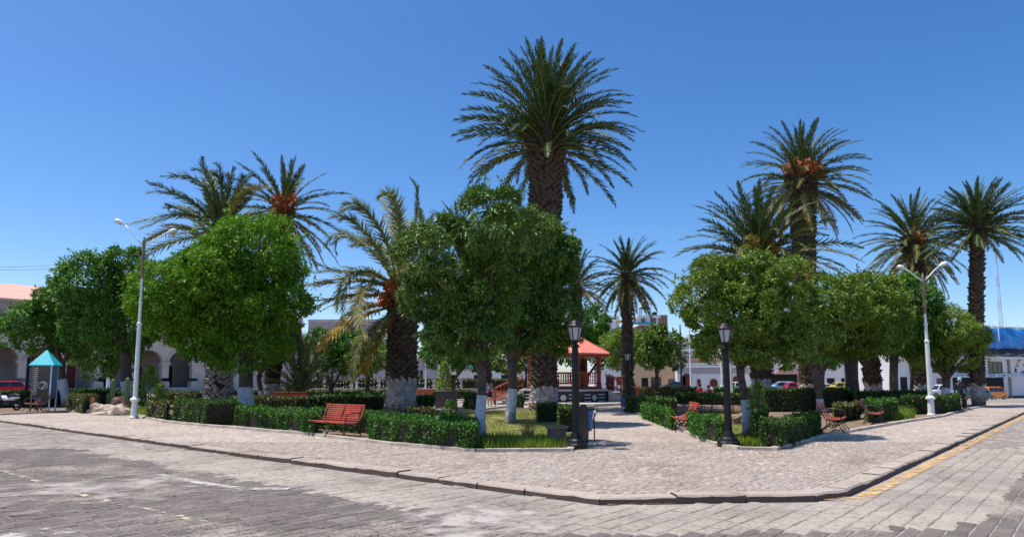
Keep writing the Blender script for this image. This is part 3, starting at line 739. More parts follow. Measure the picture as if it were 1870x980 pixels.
palm('very tall thick palm with full dark crown in the middle of the photo',993,748,999,232,136,60,43,n=140,up=88,lo=-24,wash=705,mats=('frond','frond'),dry=0,seed=3,flare=.6,bendk=1.1,step=.34,ups=.16)
palm('right tall palm with bright orange fruit clusters in its crown',1478,733,1464,316,98,42,27,n=104,up=86,lo=-55,fruit=9,wash=700,mats=('frond','frondo'),dry=.12,seed=5,bendk=1.0)
ex=[([(728,505,0),(742,330,-1),(705,345,-1.5),(692,362,-1.5)],'frondp',.14),
    ([(722,500,0),(700,400,-1.5),(650,345,-2.5),(622,380,-3)],'frondp',.15),
    ([(720,505,0),(680,430,-1),(640,380,-2),(600,398,-2.5)],'frondp',.15),
    ([(718,510,0),(670,430,1),(610,400,1.5),(594,450,2)],'frondp',.15),
    ([(715,515,0),(660,490,0),(610,490,0),(572,497,0)],'frondp',.13),
    ([(715,520,0),(650,505,1),(600,520,1),(560,520,1)],'frondo',.12),
    ([(712,540,0),(660,535,1.5),(600,545,1),(552,552,1)],'frondd',.11),
    ([(715,515,0),(650,470,-2),(620,500,-3),(626,585,-3)],'frondp',.14),
    ([(712,525,0),(655,495,-3),(640,560,-4),(646,606,-4)],'frondo',.13),
    ([(715,560,0),(660,570,-2),(610,590,-2.5),(585,640,-3)],'frondy',.16),
    ([(712,555,0),(660,560,-1),(615,580,-1.5),(588,628,-1.5)],'frondo',.14),
    ([(718,570,0),(680,590,-3),(655,630,-3.5),(646,690,-3.5)],'frondo',.12),
    ([(720,570,0),(695,600,-2),(672,640,-2.5),(668,700,-2.5)],'frondy',.12),
    ([(722,565,0),(700,580,-3),(690,610,-3.5),(684,640,-3.5)],'frondo',.10),
    ([(738,500,0),(765,400,0),(760,350,0),(764,340,0)],'frondp',.08),
    ([(742,500,0),(765,430,-1),(775,400,-1.5),(766,380,-2)],'frondp',.10),
    ([(745,505,0),(800,440,1),(850,420,2),(890,450,2)],'frondp',.13),
    ([(748,520,0),(800,480,-1),(840,500,-2),(860,560,-2)],'frondo',.13),
    ([(735,500,0),(735,440,3),(735,400,5),(720,380,8)],'frondp',.13),
    ([(735,510,0),(740,470,-3),(745,470,-5),(750,520,-6)],'frondo',.12),
    ([(740,520,0),(775,470,3),(800,440,6),(830,470,8)],'frondp',.13),
    ([(730,505,0),(700,440,3),(670,420,5),(640,450,7)],'frondp',.13)]
palm('stout leaning palm with long arching yellow tinged fronds behind the red bench',733,752,735,535,112,50,51,n=26,up=75,lo=-5,mats=('frondp','frondo'),wash=690,fruit=6,seed=8,explicit=ex,stub='stub',flare=.9,step=.32)
ex3=[([(395,420,0),(350,370,-1),(300,395,-2),(228,410,-3)],'frondp',.14),
     ([(398,415,0),(360,360,-1),(320,345,-1.5),(265,352,-2)],'frond',.14),
     ([(400,410,0),(385,340,0),(355,310,0),(313,322,0)],'frond',.15),
     ([(402,408,0),(395,340,0),(375,300,0),(350,310,0)],'frond',.14),
     ([(405,405,0),(405,340,0),(405,300,0),(393,299,0)],'frond',.15),
     ([(408,405,0),(415,340,0),(425,310,0),(428,307,0)],'frond',.13),
     ([(410,405,0),(430,350,0),(450,320,0),(465,318,0)],'frond',.14),
     ([(412,410,0),(440,350,-1),(470,330,-2),(500,345,-2)],'frondo',.14),
     ([(395,425,0),(340,410,2),(300,410,2),(270,440,2)],'frondo',.13),
     ([(395,430,0),(330,430,0),(280,450,0),(245,490,0)],'frondo',.14),
     ([(398,430,0),(340,450,-1),(300,470,-1),(262,525,-1)],'frondo',.13),
     ([(412,415,0),(450,380,2),(480,380,3),(505,410,3)],'frond',.13),
     ([(400,405,0),(390,370,3),(380,330,4),(372,325,5)],'frond',.14),
     ([(405,405,0),(420,370,3),(440,340,4),(452,345,5)],'frond',.14),
     ([(395,420,0),(370,390,3),(340,370,4),(300,380,5)],'frond',.13)]
palm('left palm with scaly grey trunk and fronds arching to the left over the bright tree',398,741,402,425,95,40,46,n=34,up=85,lo=10,wash=668,seed=11,explicit=ex3,stub='stubg',flare=.1,washmat='stubg',step=.36)
palm('left palm with orange fruit whose crown rises above the bright green tree',497,734,520,378,97,26,22,n=70,up=88,lo=-72,fruit=7,wash=700,mats=('frond','frondo'),dry=.25,seed=12,bendk=.8,lenj=.16)
palm('slim palm with a small round crown right of the red gazebo',1147,742,1145,498,74,15,17,n=80,up=86,lo=-62,mats=('frond','frondo'),dry=.05,seed=13,bare=True,flare=.3,step=.3)
palm('wide palm crown rising directly behind the rounded right hand tree',1392,745,1385,462,130,38,31,n=96,up=86,lo=-22,wash=690,mats=('frond','frondo'),dry=.16,fruit=2,seed=14,bendk=1.0,lenj=.14)
palm('palm with one hanging orange fruit stalk left of the rightmost palm',1683,731,1668,430,84,30,20,n=96,up=86,lo=-62,fruit=1,wash=700,mats=('frond','frondo'),dry=.12,seed=15,bendk=.9)
palm('rightmost tall palm with straight dark trunk and full starburst crown',1788,741,1786,408,86,20,20,n=116,up=88,lo=-34,wash=702,mats=('frond','frond'),dry=.03,seed=16,flare=.1,bendk=.75,bare=True)
palm('palm whose frond tips just show above the right row of round trees',1597,735,1568,560,72,28,26,n=40,up=80,lo=-20,wash=700,seed=17,dry=.1)
palm('thin palm trunk with whitewashed foot standing behind the two middle trees',886,727,836,428,70,16,22,n=30,up=88,lo=0,wash=700,seed=18,bare=True,flare=.3)
palm('palm crown half hidden behind the right edge of the big middle tree',1058,734,1052,515,66,16,18,n=55,up=86,lo=-40,seed=19,bare=True,flare=.2)
# low young palm by the back hedge
def low_palm(label,bx,by,rpx,n,seed,mat='frondp'):
    random.seed(seed); b=G(bx,by); r=rpx*b.y/F; root=thing('young_palm',label,'palm tree',(b.x,b.y,0))
    mb=MB(); mb.lathe([(.35,0),(.42,.3),(.3,.75),(.12,1.0)],n=9); mb.build('trunk',M['stub'],root)
    scales(root,lambda z:Vector((0,0,z)),lambda z:.36,1,.1,.8,.3,M['stub'])
    for i in range(n):
        s=(i+.5)/n; el=85-80*s; az=i*2.4; bd=15 if el>50 else 30
        o=obj('frond',fm(bd,mat if i%4 else 'frondo'),root); o.location=(0,0,.75)
        o.rotation_euler=(Matrix.Rotation(az,3,'Z')@Matrix.Rotation(-R(el+6),3,'Y')).to_euler(); L=r*random.uniform(.85,1.1); o.scale=(L,L,L)
low_palm('low trunkless young palm with upright pale fronds left of the thick palm',548,734,108,34,31)
low_palm('small spiky yucca like palm beside the second palm trunk',526,738,34,16,32,'frondo')

# ================================================================== BROADLEAF TREES
def tree(label,bx,by,wpx,fork,lobes,mat,wash=None,leafk=1.0,cov=2.3,seed=1,group='round clipped trees of the square',dz=0,limbs=5,shape=.34,asp=.34,droop=.45,leanx=0,stems=None,name='leafy_tree'):
    random.seed(seed); lr=np.random.default_rng(seed)
    b=G(bx,by); Y=b.y; root=thing(name,label,'tree',(b.x,b.y,0),0,group); rw=wpx*Y/F/2
    f=P(fork[0],fork[1],Y)-b
    # leaves
    Ll=(.0058*Y+.045)*leafk*.84; la=Ll*Ll*shape*.5
    CC=[];NN=[]; cs=[]
    for j,(lx,ly,rx,ry) in enumerate(lobes):
        oy=((j*37)%5-2)/2*.28*(rx*Y/F) if len(lobes)>1 else 0
        c=P(lx,ly,Y)-b; c.y+=oy+dz; Rx,Rz=rx*Y/F,ry*Y/F; Ry=(Rx+Rz)/2
        cs.append((c,Rx,Rz))
        # clumps over the lobe
        ns=max(14,int(34*(Rx*Rz)/(2.0*2.0))); ns=min(ns,70)
        th=np.arccos(1-2*(np.arange(ns)+.5)/ns*.97); ph=np.arange(ns)*2.39996+lr.random()*6
        dirs=np.c_[np.sin(th)*np.cos(ph),np.sin(th)*np.sin(ph),np.cos(th)]; dirs=unit(dirs+lr.normal(size=dirs.shape)*.12)
        sub=(.26+.16*lr.random(ns))*min(1,2.6/math.sqrt(ns)*2.0); k=.82+.10*lr.normal(size=ns)
        nl=int(cov*.98*4*math.pi*((Rx+Rz)/2)**2/la); per=np.full(ns,nl//ns)
        for q in range(ns):
            m=int(per[q]); u=unit(lr.normal(size=(m,3))); out=dirs[q]; 
            u[:,2]=np.where(u[:,2]<-.35,-u[:,2],u[:,2]); u=np.where((u@out)[:,None]<-.45,-u,u); rad=sub[q]*(1-.45*lr.random(m)**2.2)[:,None]
            p=(dirs[q]*k[q]*.88+u*rad*np.array([1,1,.78])); CC.append(np.array([c.x,c.y,c.z])+p*np.array([Rx,Ry,Rz])); NN.append(unit(u*.8+out*.5+np.array([0,0,.25])))
        # interior
        m=int(nl*.09); u=unit(lr.normal(size=(m,3)))*(.35+.5*lr.random(m))[:,None]; CC.append(np.array([c.x,c.y,c.z])+u*np.array([Rx,Ry,Rz])); NN.append(unit(u))
        # stray sprays past the outline
        m=int(nl*.05); u=unit(lr.normal(size=(m//12+1,3))); u[:,2]=np.abs(u[:,2])*.9-.35; u=unit(u)
        u=np.repeat(u,12,0)*(1.0+.10*lr.random((len(u)*12,1))); u=u+lr.normal(size=u.shape)*.03; CC.append(np.array([c.x,c.y,c.z])+u*np.array([Rx,Ry,Rz])); NN.append(unit(u))
    cc=np.concatenate(CC); nn=np.concatenate(NN); zmin=min(c.z-rz*.93 for c,_,rz in cs)
    keep=(cc[:,2]>zmin-.25+lr.normal(size=len(cc))*.25)&(cc[:,2]>1.0); cc=cc[keep]; nn=nn[keep]
    kk=1.0/max(.5,Y*.014+.12)                     # hollows between the clumps
    nz=np.array([mnoise.noise(Vector(q)*kk)+.45*mnoise.noise(Vector(q)*kk*2.3) for q in (cc+[b.x*3,seed*7.0,0])])
    zr=(cc[:,2]-zmin)/max(.1,cc[:,2].max()-zmin); keep=(nz>-.17-.10*np.clip(zr-.35,0,1)+.10*(zr<.25))|(lr.random(len(cc))<.10); cc=cc[keep]; nn=nn[keep]
    V,Q=leaf_quads(cc,nn,Ll,Ll*shape,out=.45,droop=droop*.8,rnd=.8,nj=.7)
    crown=obj('crown',np_mesh('crown',V,Q,M[mat]),root)
    # trunk, limbs
    mb=MB(); z1=f.z; P0=Vector((0,0,-.05)); 
    zs=[0,.15,.35,.6,.85,1]; wob=lambda s:Vector((math.sin(s*5+seed)*.05,math.cos(s*4+seed)*.05,0))*min(1,s*3)
    tp=[P0.lerp(f,s)+wob(s) for s in zs]; tp[-1]=f
    mb.tube(tp,[rw*1.35,rw*1.08,rw,rw*.95,rw*.95,rw*1.05],10)
    if wash is not None:
        zw=P(bx,wash,Y).z; s1=zw/f.z; m2=MB(); ss=[s1*i/5 for i in range(6)]
        def tpt(s): 
            for i in range(len(zs)-1):
                if zs[i]<=s<=zs[i+1]: return tp[i].lerp(tp[i+1],(s-zs[i])/(zs[i+1]-zs[i]))
            return tp[-1]
        def rr(s): return rw*(1.35-.27*min(1,s/.15)) if s<.15 else (rw*(1.08-.08*min(1,(s-.15)/.2)) if s<.35 else rw*.985)
        m2.tube([tpt(s) for s in ss],[rr(s)+.012 for s in ss],10,cap=False); m2.build('whitewash',M['wash'],root,smooth=True)
    mb.build('trunk',M['bark'],root,smooth=True)
    mb=MB()
    for i in range(limbs):
        c,Rx,Rz=cs[i%len(cs)]; az=i*2.4+seed; tgt=c+Vector((math.cos(az)*Rx*.55,math.sin(az)*Rx*.55,random.uniform(-.1,.45)*Rz))
        s0=f+Vector((0,0,-.12*i*rw)); mid=s0.lerp(tgt,.45)+Vector((random.uniform(-.15,.15),random.uniform(-.15,.15),random.uniform(-.1,.25)))*Rx*.5
        r0=rw*random.uniform(.55,.72)
        pts=[s0*(1-t)**2+mid*2*t*(1-t)+tgt*t*t for t in [k/6 for k in range(7)]]
        mb.tube(pts,[r0*(1-.8*k/6) for k in range(7)],7)
        for j in range(4):
            a=pts[2+j%4]; e=a+Vector((random.uniform(-1,1),random.uniform(-1,1),random.uniform(-.1,.9)))*Rx*.45
            mb.tube([a,a.lerp(e,.5)+Vector((0,0,.05*Rx)),e],[r0*.35,r0*.22,r0*.08],5)
    mb.build('limbs',M['bark'],root,smooth=True)
    return root
tree('bushy dark green tree at the far left in front of the arcade',122,742,14,(112,665),[(70,600,48,52),(110,565,52,50),(130,610,50,45)],'leafB',wash=692,seed=1)
tree('mid green tree behind the left white street lamp',238,746,20,(228,640),[(180,520,62,66),(215,590,70,62),(150,590,42,55),(235,500,40,55)],'leafB',wash=695,seed=2)
tree('largest bright green rounded tree on the left',452,757,26,(448,640),[(335,545,82,80),(455,468,104,84),(322,588,62,52),(500,545,78,76),(405,590,70,60),(420,520,90,80),(450,630,80,52),(320,560,74,60),(395,620,60,45)],'leafA',wash=706,seed=3,limbs=8,cov=2.2,leafk=1.05)
tree('big dark willow leaved tree in the middle, the nearer of two trunks',880,806,17,(876,660),[(800,480,74,84),(850,590,75,68),(780,540,55,55),(905,420,85,84),(880,540,80,85),(850,612,76,42)],'leafC',wash=720,seed=4,limbs=8,shape=.24,leafk=1.25,droop=.7,cov=2.4)
tree('dark willow leaved tree with whitewashed trunk on the lawn, further of the middle pair',932,772,17,(936,660),[(960,470,86,88),(1000,560,68,76),(930,560,85,80),(1020,470,42,60),(990,612,66,44),(930,480,70,90)],'leafC',wash=708,seed=5,limbs=8,shape=.24,leafk=1.25,droop=.7,cov=2.4)
tree('broad olive green rounded tree behind the right black lantern',1366,797,15,(1352,668),[(1290,545,66,70),(1360,525,75,72),(1430,550,76,78),(1350,600,82,62),(1450,620,60,45),(1330,635,70,40),(1410,640,60,42)],'leafD',wash=727,seed=6,limbs=8,cov=2.4,leafk=.95)
tree('olive tree with leaning whitewashed trunk behind the right bench',1499,752,12,(1486,660),[(1520,560,58,62),(1480,600,50,55)],'leafD',wash=726,seed=7,cov=2.3)
tree('round green tree with broad whitewashed trunk right of the leaning one',1561,748,18,(1558,650),[(1580,560,62,68),(1560,610,60,55),(1620,590,48,60)],'leafD',wash=717,seed=8,cov=2.3)
tree('bright green tree beside the right white street lamp',1634,740,15,(1632,650),[(1640,550,56,54),(1670,590,52,62),(1690,560,36,40),(1640,610,50,48)],'leafB',wash=712,seed=9)
tree('thin crooked tree left of the right white street lamp',1664,738,6,(1668,660),[(1680,610,38,40)],'leafB',seed=10,limbs=3)
tree('light green feathery tree leaning over the rightmost palm trunk',1725,741,13,(1728,690),[(1725,605,46,48),(1755,640,48,36),(1700,640,40,42),(1775,618,30,26)],'leafE',wash=707,seed=11,shape=.25)
tree('small tree stem between the broad palm and the leaning trunk',1548,733,9,(1547,665),[(1540,620,50,40)],'leafD',wash=709,seed=12,limbs=3)
tree('dark round tree in front of the orange house',1200,728,8,(1200,688),[(1190,640,32,36),(1212,640,34,40),(1200,612,24,22)],'leafC',seed=13,limbs=4,shape=.5,group='trees in the far part of the square')
tree('pale green pepper tree behind the slim palm',1142,726,9,(1142,690),[(1130,640,34,40),(1160,635,26,34)],'leafE',seed=14,group='trees in the far part of the square')
tree('green tree rising behind the gazebo roof',1070,722,10,(1070,690),[(1080,600,38,44),(1050,630,45,40),(1100,640,26,36)],'leafB',seed=15,group='trees in the far part of the square',shape=.5)
tree('bright green tree between thick palm and middle trees',826,733,9,(826,695),[(810,640,44,36),(850,650,35,30),(795,612,28,24)],'leafB',wash=717,seed=16,group='trees in the far part of the square')
tree('green tree with spreading low limbs left of the thick palm',606,730,9,(604,712),[(605,650,46,32),(640,635,38,34),(585,622,32,26)],'leafB',seed=17,group='trees in the far part of the square')
tree('olive tree with two thin trunks left of the thick palm',668,731,9,(672,690),[(675,650,42,36),(650,665,28,24)],'leafE',wash=715,seed=18,group='trees in the far part of the square')
tree('small whitewashed stem beside the scaly palm trunk',477,735,9,(474,685),[(490,625,60,45)],'leafC',wash=712,seed=19,limbs=3,group='trees in the far part of the square')
tree('tree behind the gazebo at its left side',935,722,10,(935,690),[(930,655,50,30),(985,640,40,30)],'leafC',seed=20,group='trees in the far part of the square')
tree('tree behind the square at the shop with the awning',1500,716,12,(1500,680),[(1470,620,50,50),(1530,630,50,46)],'leafB',seed=21,group='trees in the far part of the square')
tree('tree in front of the arcade between kiosk and street lamp',205,728,9,(205,690),[(190,650,46,40),(225,640,36,40)],'leafC',seed=22,group='trees in the far part of the square')
def conifer(label,bx,by,w,top,mat,seed,leaf=1.0):
    random.seed(seed); lr=np.random.default_rng(seed); b=G(bx,by); Y=b.y; root=thing('conical_shrub',label,'shrub',(b.x,b.y,0))
    hh=P(bx,top,Y).z; r=w*Y/F/2; L=(.005*Y+.04)*leaf; n=int(2.6*math.pi*r*hh/(L*L*.25))
    s=lr.random(n)**1.0; th=lr.random(n)*6.283; prof=np.sin(np.pi*np.clip(.12+.88*s,0,1))**.7*(1-.45*s)*1.15
    bump=1+.18*np.sin(th*3+s*9)+.12*np.sin(th*7-s*20); rad=r*prof*bump*(.55+.45*np.sqrt(lr.random(n)))
    c=np.c_[rad*np.cos(th),rad*np.sin(th),.08+s*hh*.95]; nn=unit(np.c_[np.cos(th),np.sin(th),.5*np.ones(n)])
    V,Q=leaf_quads(c,nn,L,L*.4,out=.5,droop=-.4); obj('foliage',np_mesh('foliage',V,Q,M[mat]),root)
    mb=MB(); mb.tube([(0,0,0),(0,0,hh*.8)],[.05,.02],6); mb.build('stem',M['bark'],root)
conifer('yellow green conical shrub right of the left street lamp',270,748,34,668,'leafE',41)
conifer('small conical shrub between thick palm and middle trees',810,738,24,660,'leafE',42)
conifer('leafy young shrub right of the right whitewashed trunk',1387,800,30,700,'leafE',43,1.1)
conifer('sparse dark shrub on the lawn behind the clipped hedge block',822,768,30,735,'leafC',44)
conifer('narrow shrub in front of the scaly palm',292,752,26,705,'leafC',45)

# ================================================================== BUILDINGS
def wallmat(name,col,**k): 
    M[name]=plain(name,col,k.pop('rough',.85),**k); return M[name]
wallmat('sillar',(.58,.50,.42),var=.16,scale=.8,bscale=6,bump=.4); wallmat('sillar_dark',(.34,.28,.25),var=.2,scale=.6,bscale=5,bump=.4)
wallmat('plaster_white',(.78,.76,.75),var=.08,scale=.4); wallmat('plaster_pink',(.72,.42,.33),var=.1,scale=1.5)
wallmat('plaster_orange',(.72,.46,.27),var=.08,scale=.5); wallmat('door_red',(.16,.02,.02),rough=.5); wallmat('dark_open',(.015,.014,.015))
wallmat('brick_far',(.30,.17,.13),var=.25,scale=1.5); wallmat('grey_wall',(.42,.40,.42),var=.12,scale=.7); wallmat('mauve_wall',(.46,.38,.39),var=.1,scale=.8)
wallmat('blue_tarp',(.015,.27,.80),rough=.3,var=.4,scale=1.1,bump=.7,bscale=3); wallmat('slate',(.06,.065,.08),var=.4,scale=1.2); wallmat('banner',(.62,.72,.86),var=.1)
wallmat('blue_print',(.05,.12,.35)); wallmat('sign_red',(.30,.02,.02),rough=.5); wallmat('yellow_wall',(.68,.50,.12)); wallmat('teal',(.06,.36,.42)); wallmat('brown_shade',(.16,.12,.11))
wallmat('gazebo_roof',(.78,.24,.18),rough=.7,var=.07,scale=1.2); wallmat('gazebo_red',(.33,.055,.03),rough=.5,var=.15); wallmat('gazebo_base',(.035,.04,.06),var=.2); wallmat('stripe',(.5,.5,.52)); wallmat('concrete',(.48,.44,.41),var=.15,scale=2)
wallmat('letter',(.03,.03,.05)); wallmat('cream',(.74,.68,.56),var=.08); wallmat('cyan_roof',(.02,.52,.60),rough=.5,var=.05); wallmat('deep_blue',(.01,.11,.24),rough=.4)
def glassmat(name,col,rough=.08):
    m,t,b=newmat(name); b.inputs['Base Color'].default_value=(*col,1); b.inputs['Roughness'].default_value=rough; b.inputs['Specular IOR Level'].default_value=.8; return m
M['pane']=glassmat('window_pane',(.02,.025,.03))
def clearglass(name,tint,mixf):
    m,t,b=newmat(name); g=N(t,'ShaderNodeBsdfGlossy'); g.inputs['Roughness'].default_value=.05; tr=N(t,'ShaderNodeBsdfTransparent'); tr.inputs[0].default_value=(*tint,1)
    mx=N(t,'ShaderNodeMixShader'); mx.inputs[0].default_value=mixf; t.links.new(tr.outputs[0],mx.inputs[1]); t.links.new(g.outputs[0],mx.inputs[2]); t.links.new(mx.outputs[0],t.nodes['Material Output'].inputs[0]); return m
M['clear']=clearglass('tinted_clear_glass',(.42,.45,.47),.06)

class Bld:
    """building placed with local x along the facade, y going back, z up"""
    def __init__(s,name,label,cat,o,dirx,group=None):
        s.ang=math.atan2(dirx.y,dirx.x); s.root=thing(name,label,cat,o,s.ang,group); s.o=Vector(o)
    def box(s,name,x0,x1,y0,y1,z0,z1,mat,parent=None,**k):
        mb=MB(); mb.box(((x0+x1)/2,(y0+y1)/2,(z0+z1)/2),(x1-x0,y1-y0,z1-z0)); return mb.build(name,M[mat] if isinstance(mat,str) else mat,parent or s.root,**k)
    def window(s,x0,x1,z0,z1,y=0,frame='plaster_white',bars=1,name='window',sill=True):
        mb=MB(); t=.07
        for a,b,c,d in ((x0,x1,z0,z0+t),(x0,x1,z1-t,z1),(x0,x0+t,z0+t,z1-t),(x1-t,x1,z0+t,z1-t)): mb.box(((a+b)/2,y-.03,(c+d)/2),(b-a,.1,d-c))
        for i in range(bars): xx=x0+(x1-x0)*(i+1)/(bars+1); mb.box((xx,y-.02,(z0+z1)/2),(.05,.06,z1-z0-2*t))
        w=mb.build(name,M[frame],s.root); m2=MB(); m2.box(((x0+x1)/2,y+.01,(z0+z1)/2),(x1-x0-2*t,.03,z1-z0-2*t)); m2.build('pane',M['pane'],w)
        if sill: m3=MB(); m3.box(((x0+x1)/2,y-.09,z0-.06),(x1-x0+.2,.2,.1)); m3.build('sill',M[frame],w)
        return w
    def arched(s,name,xc,w,z0,zs,y,mat,frame=None,n=12):
        pts=[(xc-w/2,z0),(xc+w/2,z0)]+[(xc+w/2*math.cos(math.pi*i/n),zs+w/2*math.sin(math.pi*i/n)) for i in range(n+1)]
        mb=MB(); mb.extr(pts,y-.03,y+.05); o=mb.build(name,M[mat],s.root)
        if frame:
            m2=MB(); rr=w/2+.07; path=[(xc+w/2+.05,y-.05,z0)]+[(xc+rr*math.cos(math.pi*i/n),y-.05,zs+rr*math.sin(math.pi*i/n)) for i in range(n+1)]+[(xc-w/2-.05,y-.05,z0)]
            m2.tube(path,.07,4); m2.build('frame',M[frame],o)
        return o

# --- stone arcade on the left, its front running along DB
A0=Vector((-45.5,100,0)); NB=-DB
o=A0+DB*4.0                                     # local x runs from the near end to the far end
nb=9; bay=4.2; org=A0-DB*bay*(nb-1)
B=Bld('arcade_building','long pale stone arcade with round arches and pink roof at the far left','building',(org.x,org.y,0),DB)
zf,zsp,ra=.45,3.85,1.62
B.box('floor_slab',-14,bay*nb+14,-.9,6,-.4,zf,'sillar')
for i in range(-3,nb):
    x=i*bay
    if i>-3 or True:
        p=MB(); p.box((x,.45,(zf+.9+zsp)/2+.2),(.92,.9,zsp-zf-1.3)); p.box((x,.45,zf+.35),(1.15,1.15,.7)); p.box((x,.45,zf+.78),(1.05,1.05,.16)); p.box((x,.45,zsp-.08),(1.25,1.2,.3)); p.box((x,.45,zsp-.32),(1.08,1.05,.16))
        p.build('pillar',M['sillar'],B.root)
    # arch between pillar i and i+1: ring of voussoirs and the wall over it
    if i==nb-1: continue
    xc=x+bay/2; n=16; w=bay/2-.46
    m=MB(); top=8.9
    arcp=[(xc-w*math.cos(math.pi*k/n),zsp+.07+w*math.sin(math.pi*k/n)) for k in range(n+1)]
    xs=[q[0] for q in arcp]
    vs=[];fs=[]
    for y in (.12,.78):
        for (ax,az) in arcp: vs+= [(ax,y,az),(ax,y,top)]
    nn=2*(n+1)
    for k in range(n):
        a=2*k; fs+=[(a,a+2,a+3,a+1),(nn+a+2,nn+a,nn+a+1,nn+a+3),(a+2,a,nn+a,nn+a+2)]
    m.add(vs,fs); m.box((x,.45,(zsp+top)/2+.03),(.92,.66,top-zsp-.07)); m.build('arch_wall',M['sillar'],B.root)
    m=MB()
    for k in range(11):
        a0,a1=math.pi*(k+.04)/11,math.pi*(k+.96)/11; r0,r1=w-.02,w+.36
        m.extr([(xc-r0*math.cos(a0),zsp+.07+r0*math.sin(a0)),(xc-r0*math.cos(a1),zsp+.07+r0*math.sin(a1)),(xc-r1*math.cos(a1),zsp+.07+r1*math.sin(a1)),(xc-r1*math.cos(a0),zsp+.07+r1*math.sin(a0))],.02,.2)
    m.build('arch_ring',M['sillar'],B.root)
LB=bay*nb+14
B.box('wall',bay*(nb-1)+.5,LB,.12,.8,zf,8.9,'sillar'); 
for k in range(4): B.box('pilaster',bay*(nb-1)+3.6+k*3.7,bay*(nb-1)+4.4+k*3.7,-.1,.3,zf,8.6,'sillar')
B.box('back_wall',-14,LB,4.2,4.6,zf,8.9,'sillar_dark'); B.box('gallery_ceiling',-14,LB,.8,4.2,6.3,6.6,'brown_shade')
B.box('cornice',-14,LB,-.35,.9,7.2,7.45,'sillar'); B.box('parapet',-14,LB,-.2,.9,7.9,8.9,'plaster_white'); B.box('ledge',-14,LB,-.3,.92,8.9,9.02,'sillar')
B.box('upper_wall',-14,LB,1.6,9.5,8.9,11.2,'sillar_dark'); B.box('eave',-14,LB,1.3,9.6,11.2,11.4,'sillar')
m=MB(); m.M=Matrix(); L0,L1=-14,LB
m.add([(L0,1.3,11.4),(L1,1.3,11.4),(L1,5.5,13.6),(L0,5.5,13.6),(L0,9.6,11.4),(L1,9.6,11.4)],[(0,1,2,3),(3,2,5,4),(0,3,4),(1,5,2)]); m.build('roof',M['plaster_pink'],B.root)
m=MB(); m.box((2,5.6,13.9),(1.0,.7,.5)); m.build('chimney',M['brown_shade'],B.root)
for i in range(-2,nb-1):
    xc=i*bay+bay/2
    if i==3: continue
    B.arched('door',xc,1.5,zf,3.0,4.2,'door_red' if i%2==0 else 'dark_open','sillar')
w=B.box('shop_sign',3*bay+.9,4*bay-.4,4.0,4.18,3.2,4.5,'sign_red'); B.box('shop_shutter',3*bay+.9,4*bay-.6,4.1,4.18,zf,3.1,'grey_wall')
m=MB(); 
for k in range(6): m.box((3*bay+1.5+k*.3,3.97,3.9-.05*(k%3)),(.2,.03,.12+.1*(k%2)))
m.build('sign_mark',M['stripe'],B.root)

# --- pale rear buildings behind the left and middle of the square
def at(px,Y,z=0.0): return Vector(((px-CX)/F*Y*(1/ (math.cos(TH)+0))*math.cos(TH),Y,z))
def px_of(x,Y): return CX+F*x/Y
def zz(py,Y): return P(CX,py,Y).z
def facade(name,label,px0,px1,Y,py_top,mat,depth=8,cat='building',base=-3,Y2=None,group=None):
    a=P(px0,HZ,Y); b=P(px1,HZ,Y2 or Y); d=(b-a); d.z=0; L=d.length; d.normalize()
    B=Bld(name,label,cat,(a.x,a.y,0),d,group); B.L=L; B.Y=Y; B.zb=slope(a.x,a.y); B.zt=zz(py_top,Y)
    B.box('wall',0,L,0,depth,base,B.zt,mat); B.px=lambda p: (P(p,HZ,Y)-a).length*(1 if p>px0 else -1)
    return B
b=facade('long_house','long mauve grey walled house behind the hedges left of the gazebo',560,800,118,652,'mauve_wall')
b.box('base_band',0,b.L,-.06,0,-3,.6,'plaster_pink'); b.box('cornice',0,b.L,-.25,.0,b.zt-.35,b.zt,'sillar')
for k in range(5): b.window(1.5+k*4.2,3.0+k*4.2,1.6,3.2)
b=facade('upper_house','grey mauve upper storey building glimpsed left behind the thick palm',560,690,135,583,'mauve_wall')
for k in range(3): b.window(2+k*4,3.6+k*4,8,9.6)
b.box('cornice',0,b.L,-.25,0,b.zt-.5,b.zt,'sillar')
b=facade('shop_row','white and yellow shop row behind the gazebo left side',800,1010,118,655,'plaster_white')
b.box('yellow_band',8,b.L,-.05,0,3.0,4.6,'yellow_wall'); b.box('awning',2,8,-1.2,0,3.3,3.45,'teal')
for k in range(4): b.box('doorway',1.5+k*4.6,3.3+k*4.6,-.03,.02,-.5,2.3,'dark_open')
b=facade('low_shop','low white shop with dark doorways just right of the gazebo',1085,1150,118,665,'plaster_white'); b.box('doorway',2,3.4,-.03,.02,-1,2,'dark_open'); b.box('poster',3.8,5.6,-.05,0,.6,2.0,'sign_red'); b.box('roof_edge',0,b.L,-.3,0,b.zt-.2,b.zt+.05,'cream')
b=facade('orange_house','orange plastered house with dark doorways behind the dark round tree',1150,1238,118,642,'plaster_orange')
b.box('doorway',2.0,3.1,-.03,.02,-2,1.8,'dark_open'); b.box('doorway',6.5,7.6,-.03,.02,-2,1.6,'brown_shade'); b.window(3.6,5.3,0,1.9,frame='brown_shade',bars=3); b.box('roof_edge',0,b.L,-.3,0,b.zt-.2,b.zt+.05,'cream')
b.box('lower_band',3.2,5.8,-.05,.0,-2,-.1,'plaster_pink')
b=facade('white_red_house','white house with arched red door and red arched windows beyond the right lantern',1237,1400,116,671,'plaster_white')
X=b.px
b.box('blue_band',0,b.L,-.05,.0,b.zt-1.0,b.zt-.02,'grey_wall'); b.box('eave',-.1,b.L,-.4,.0,b.zt,b.zt+.18,'plaster_white')
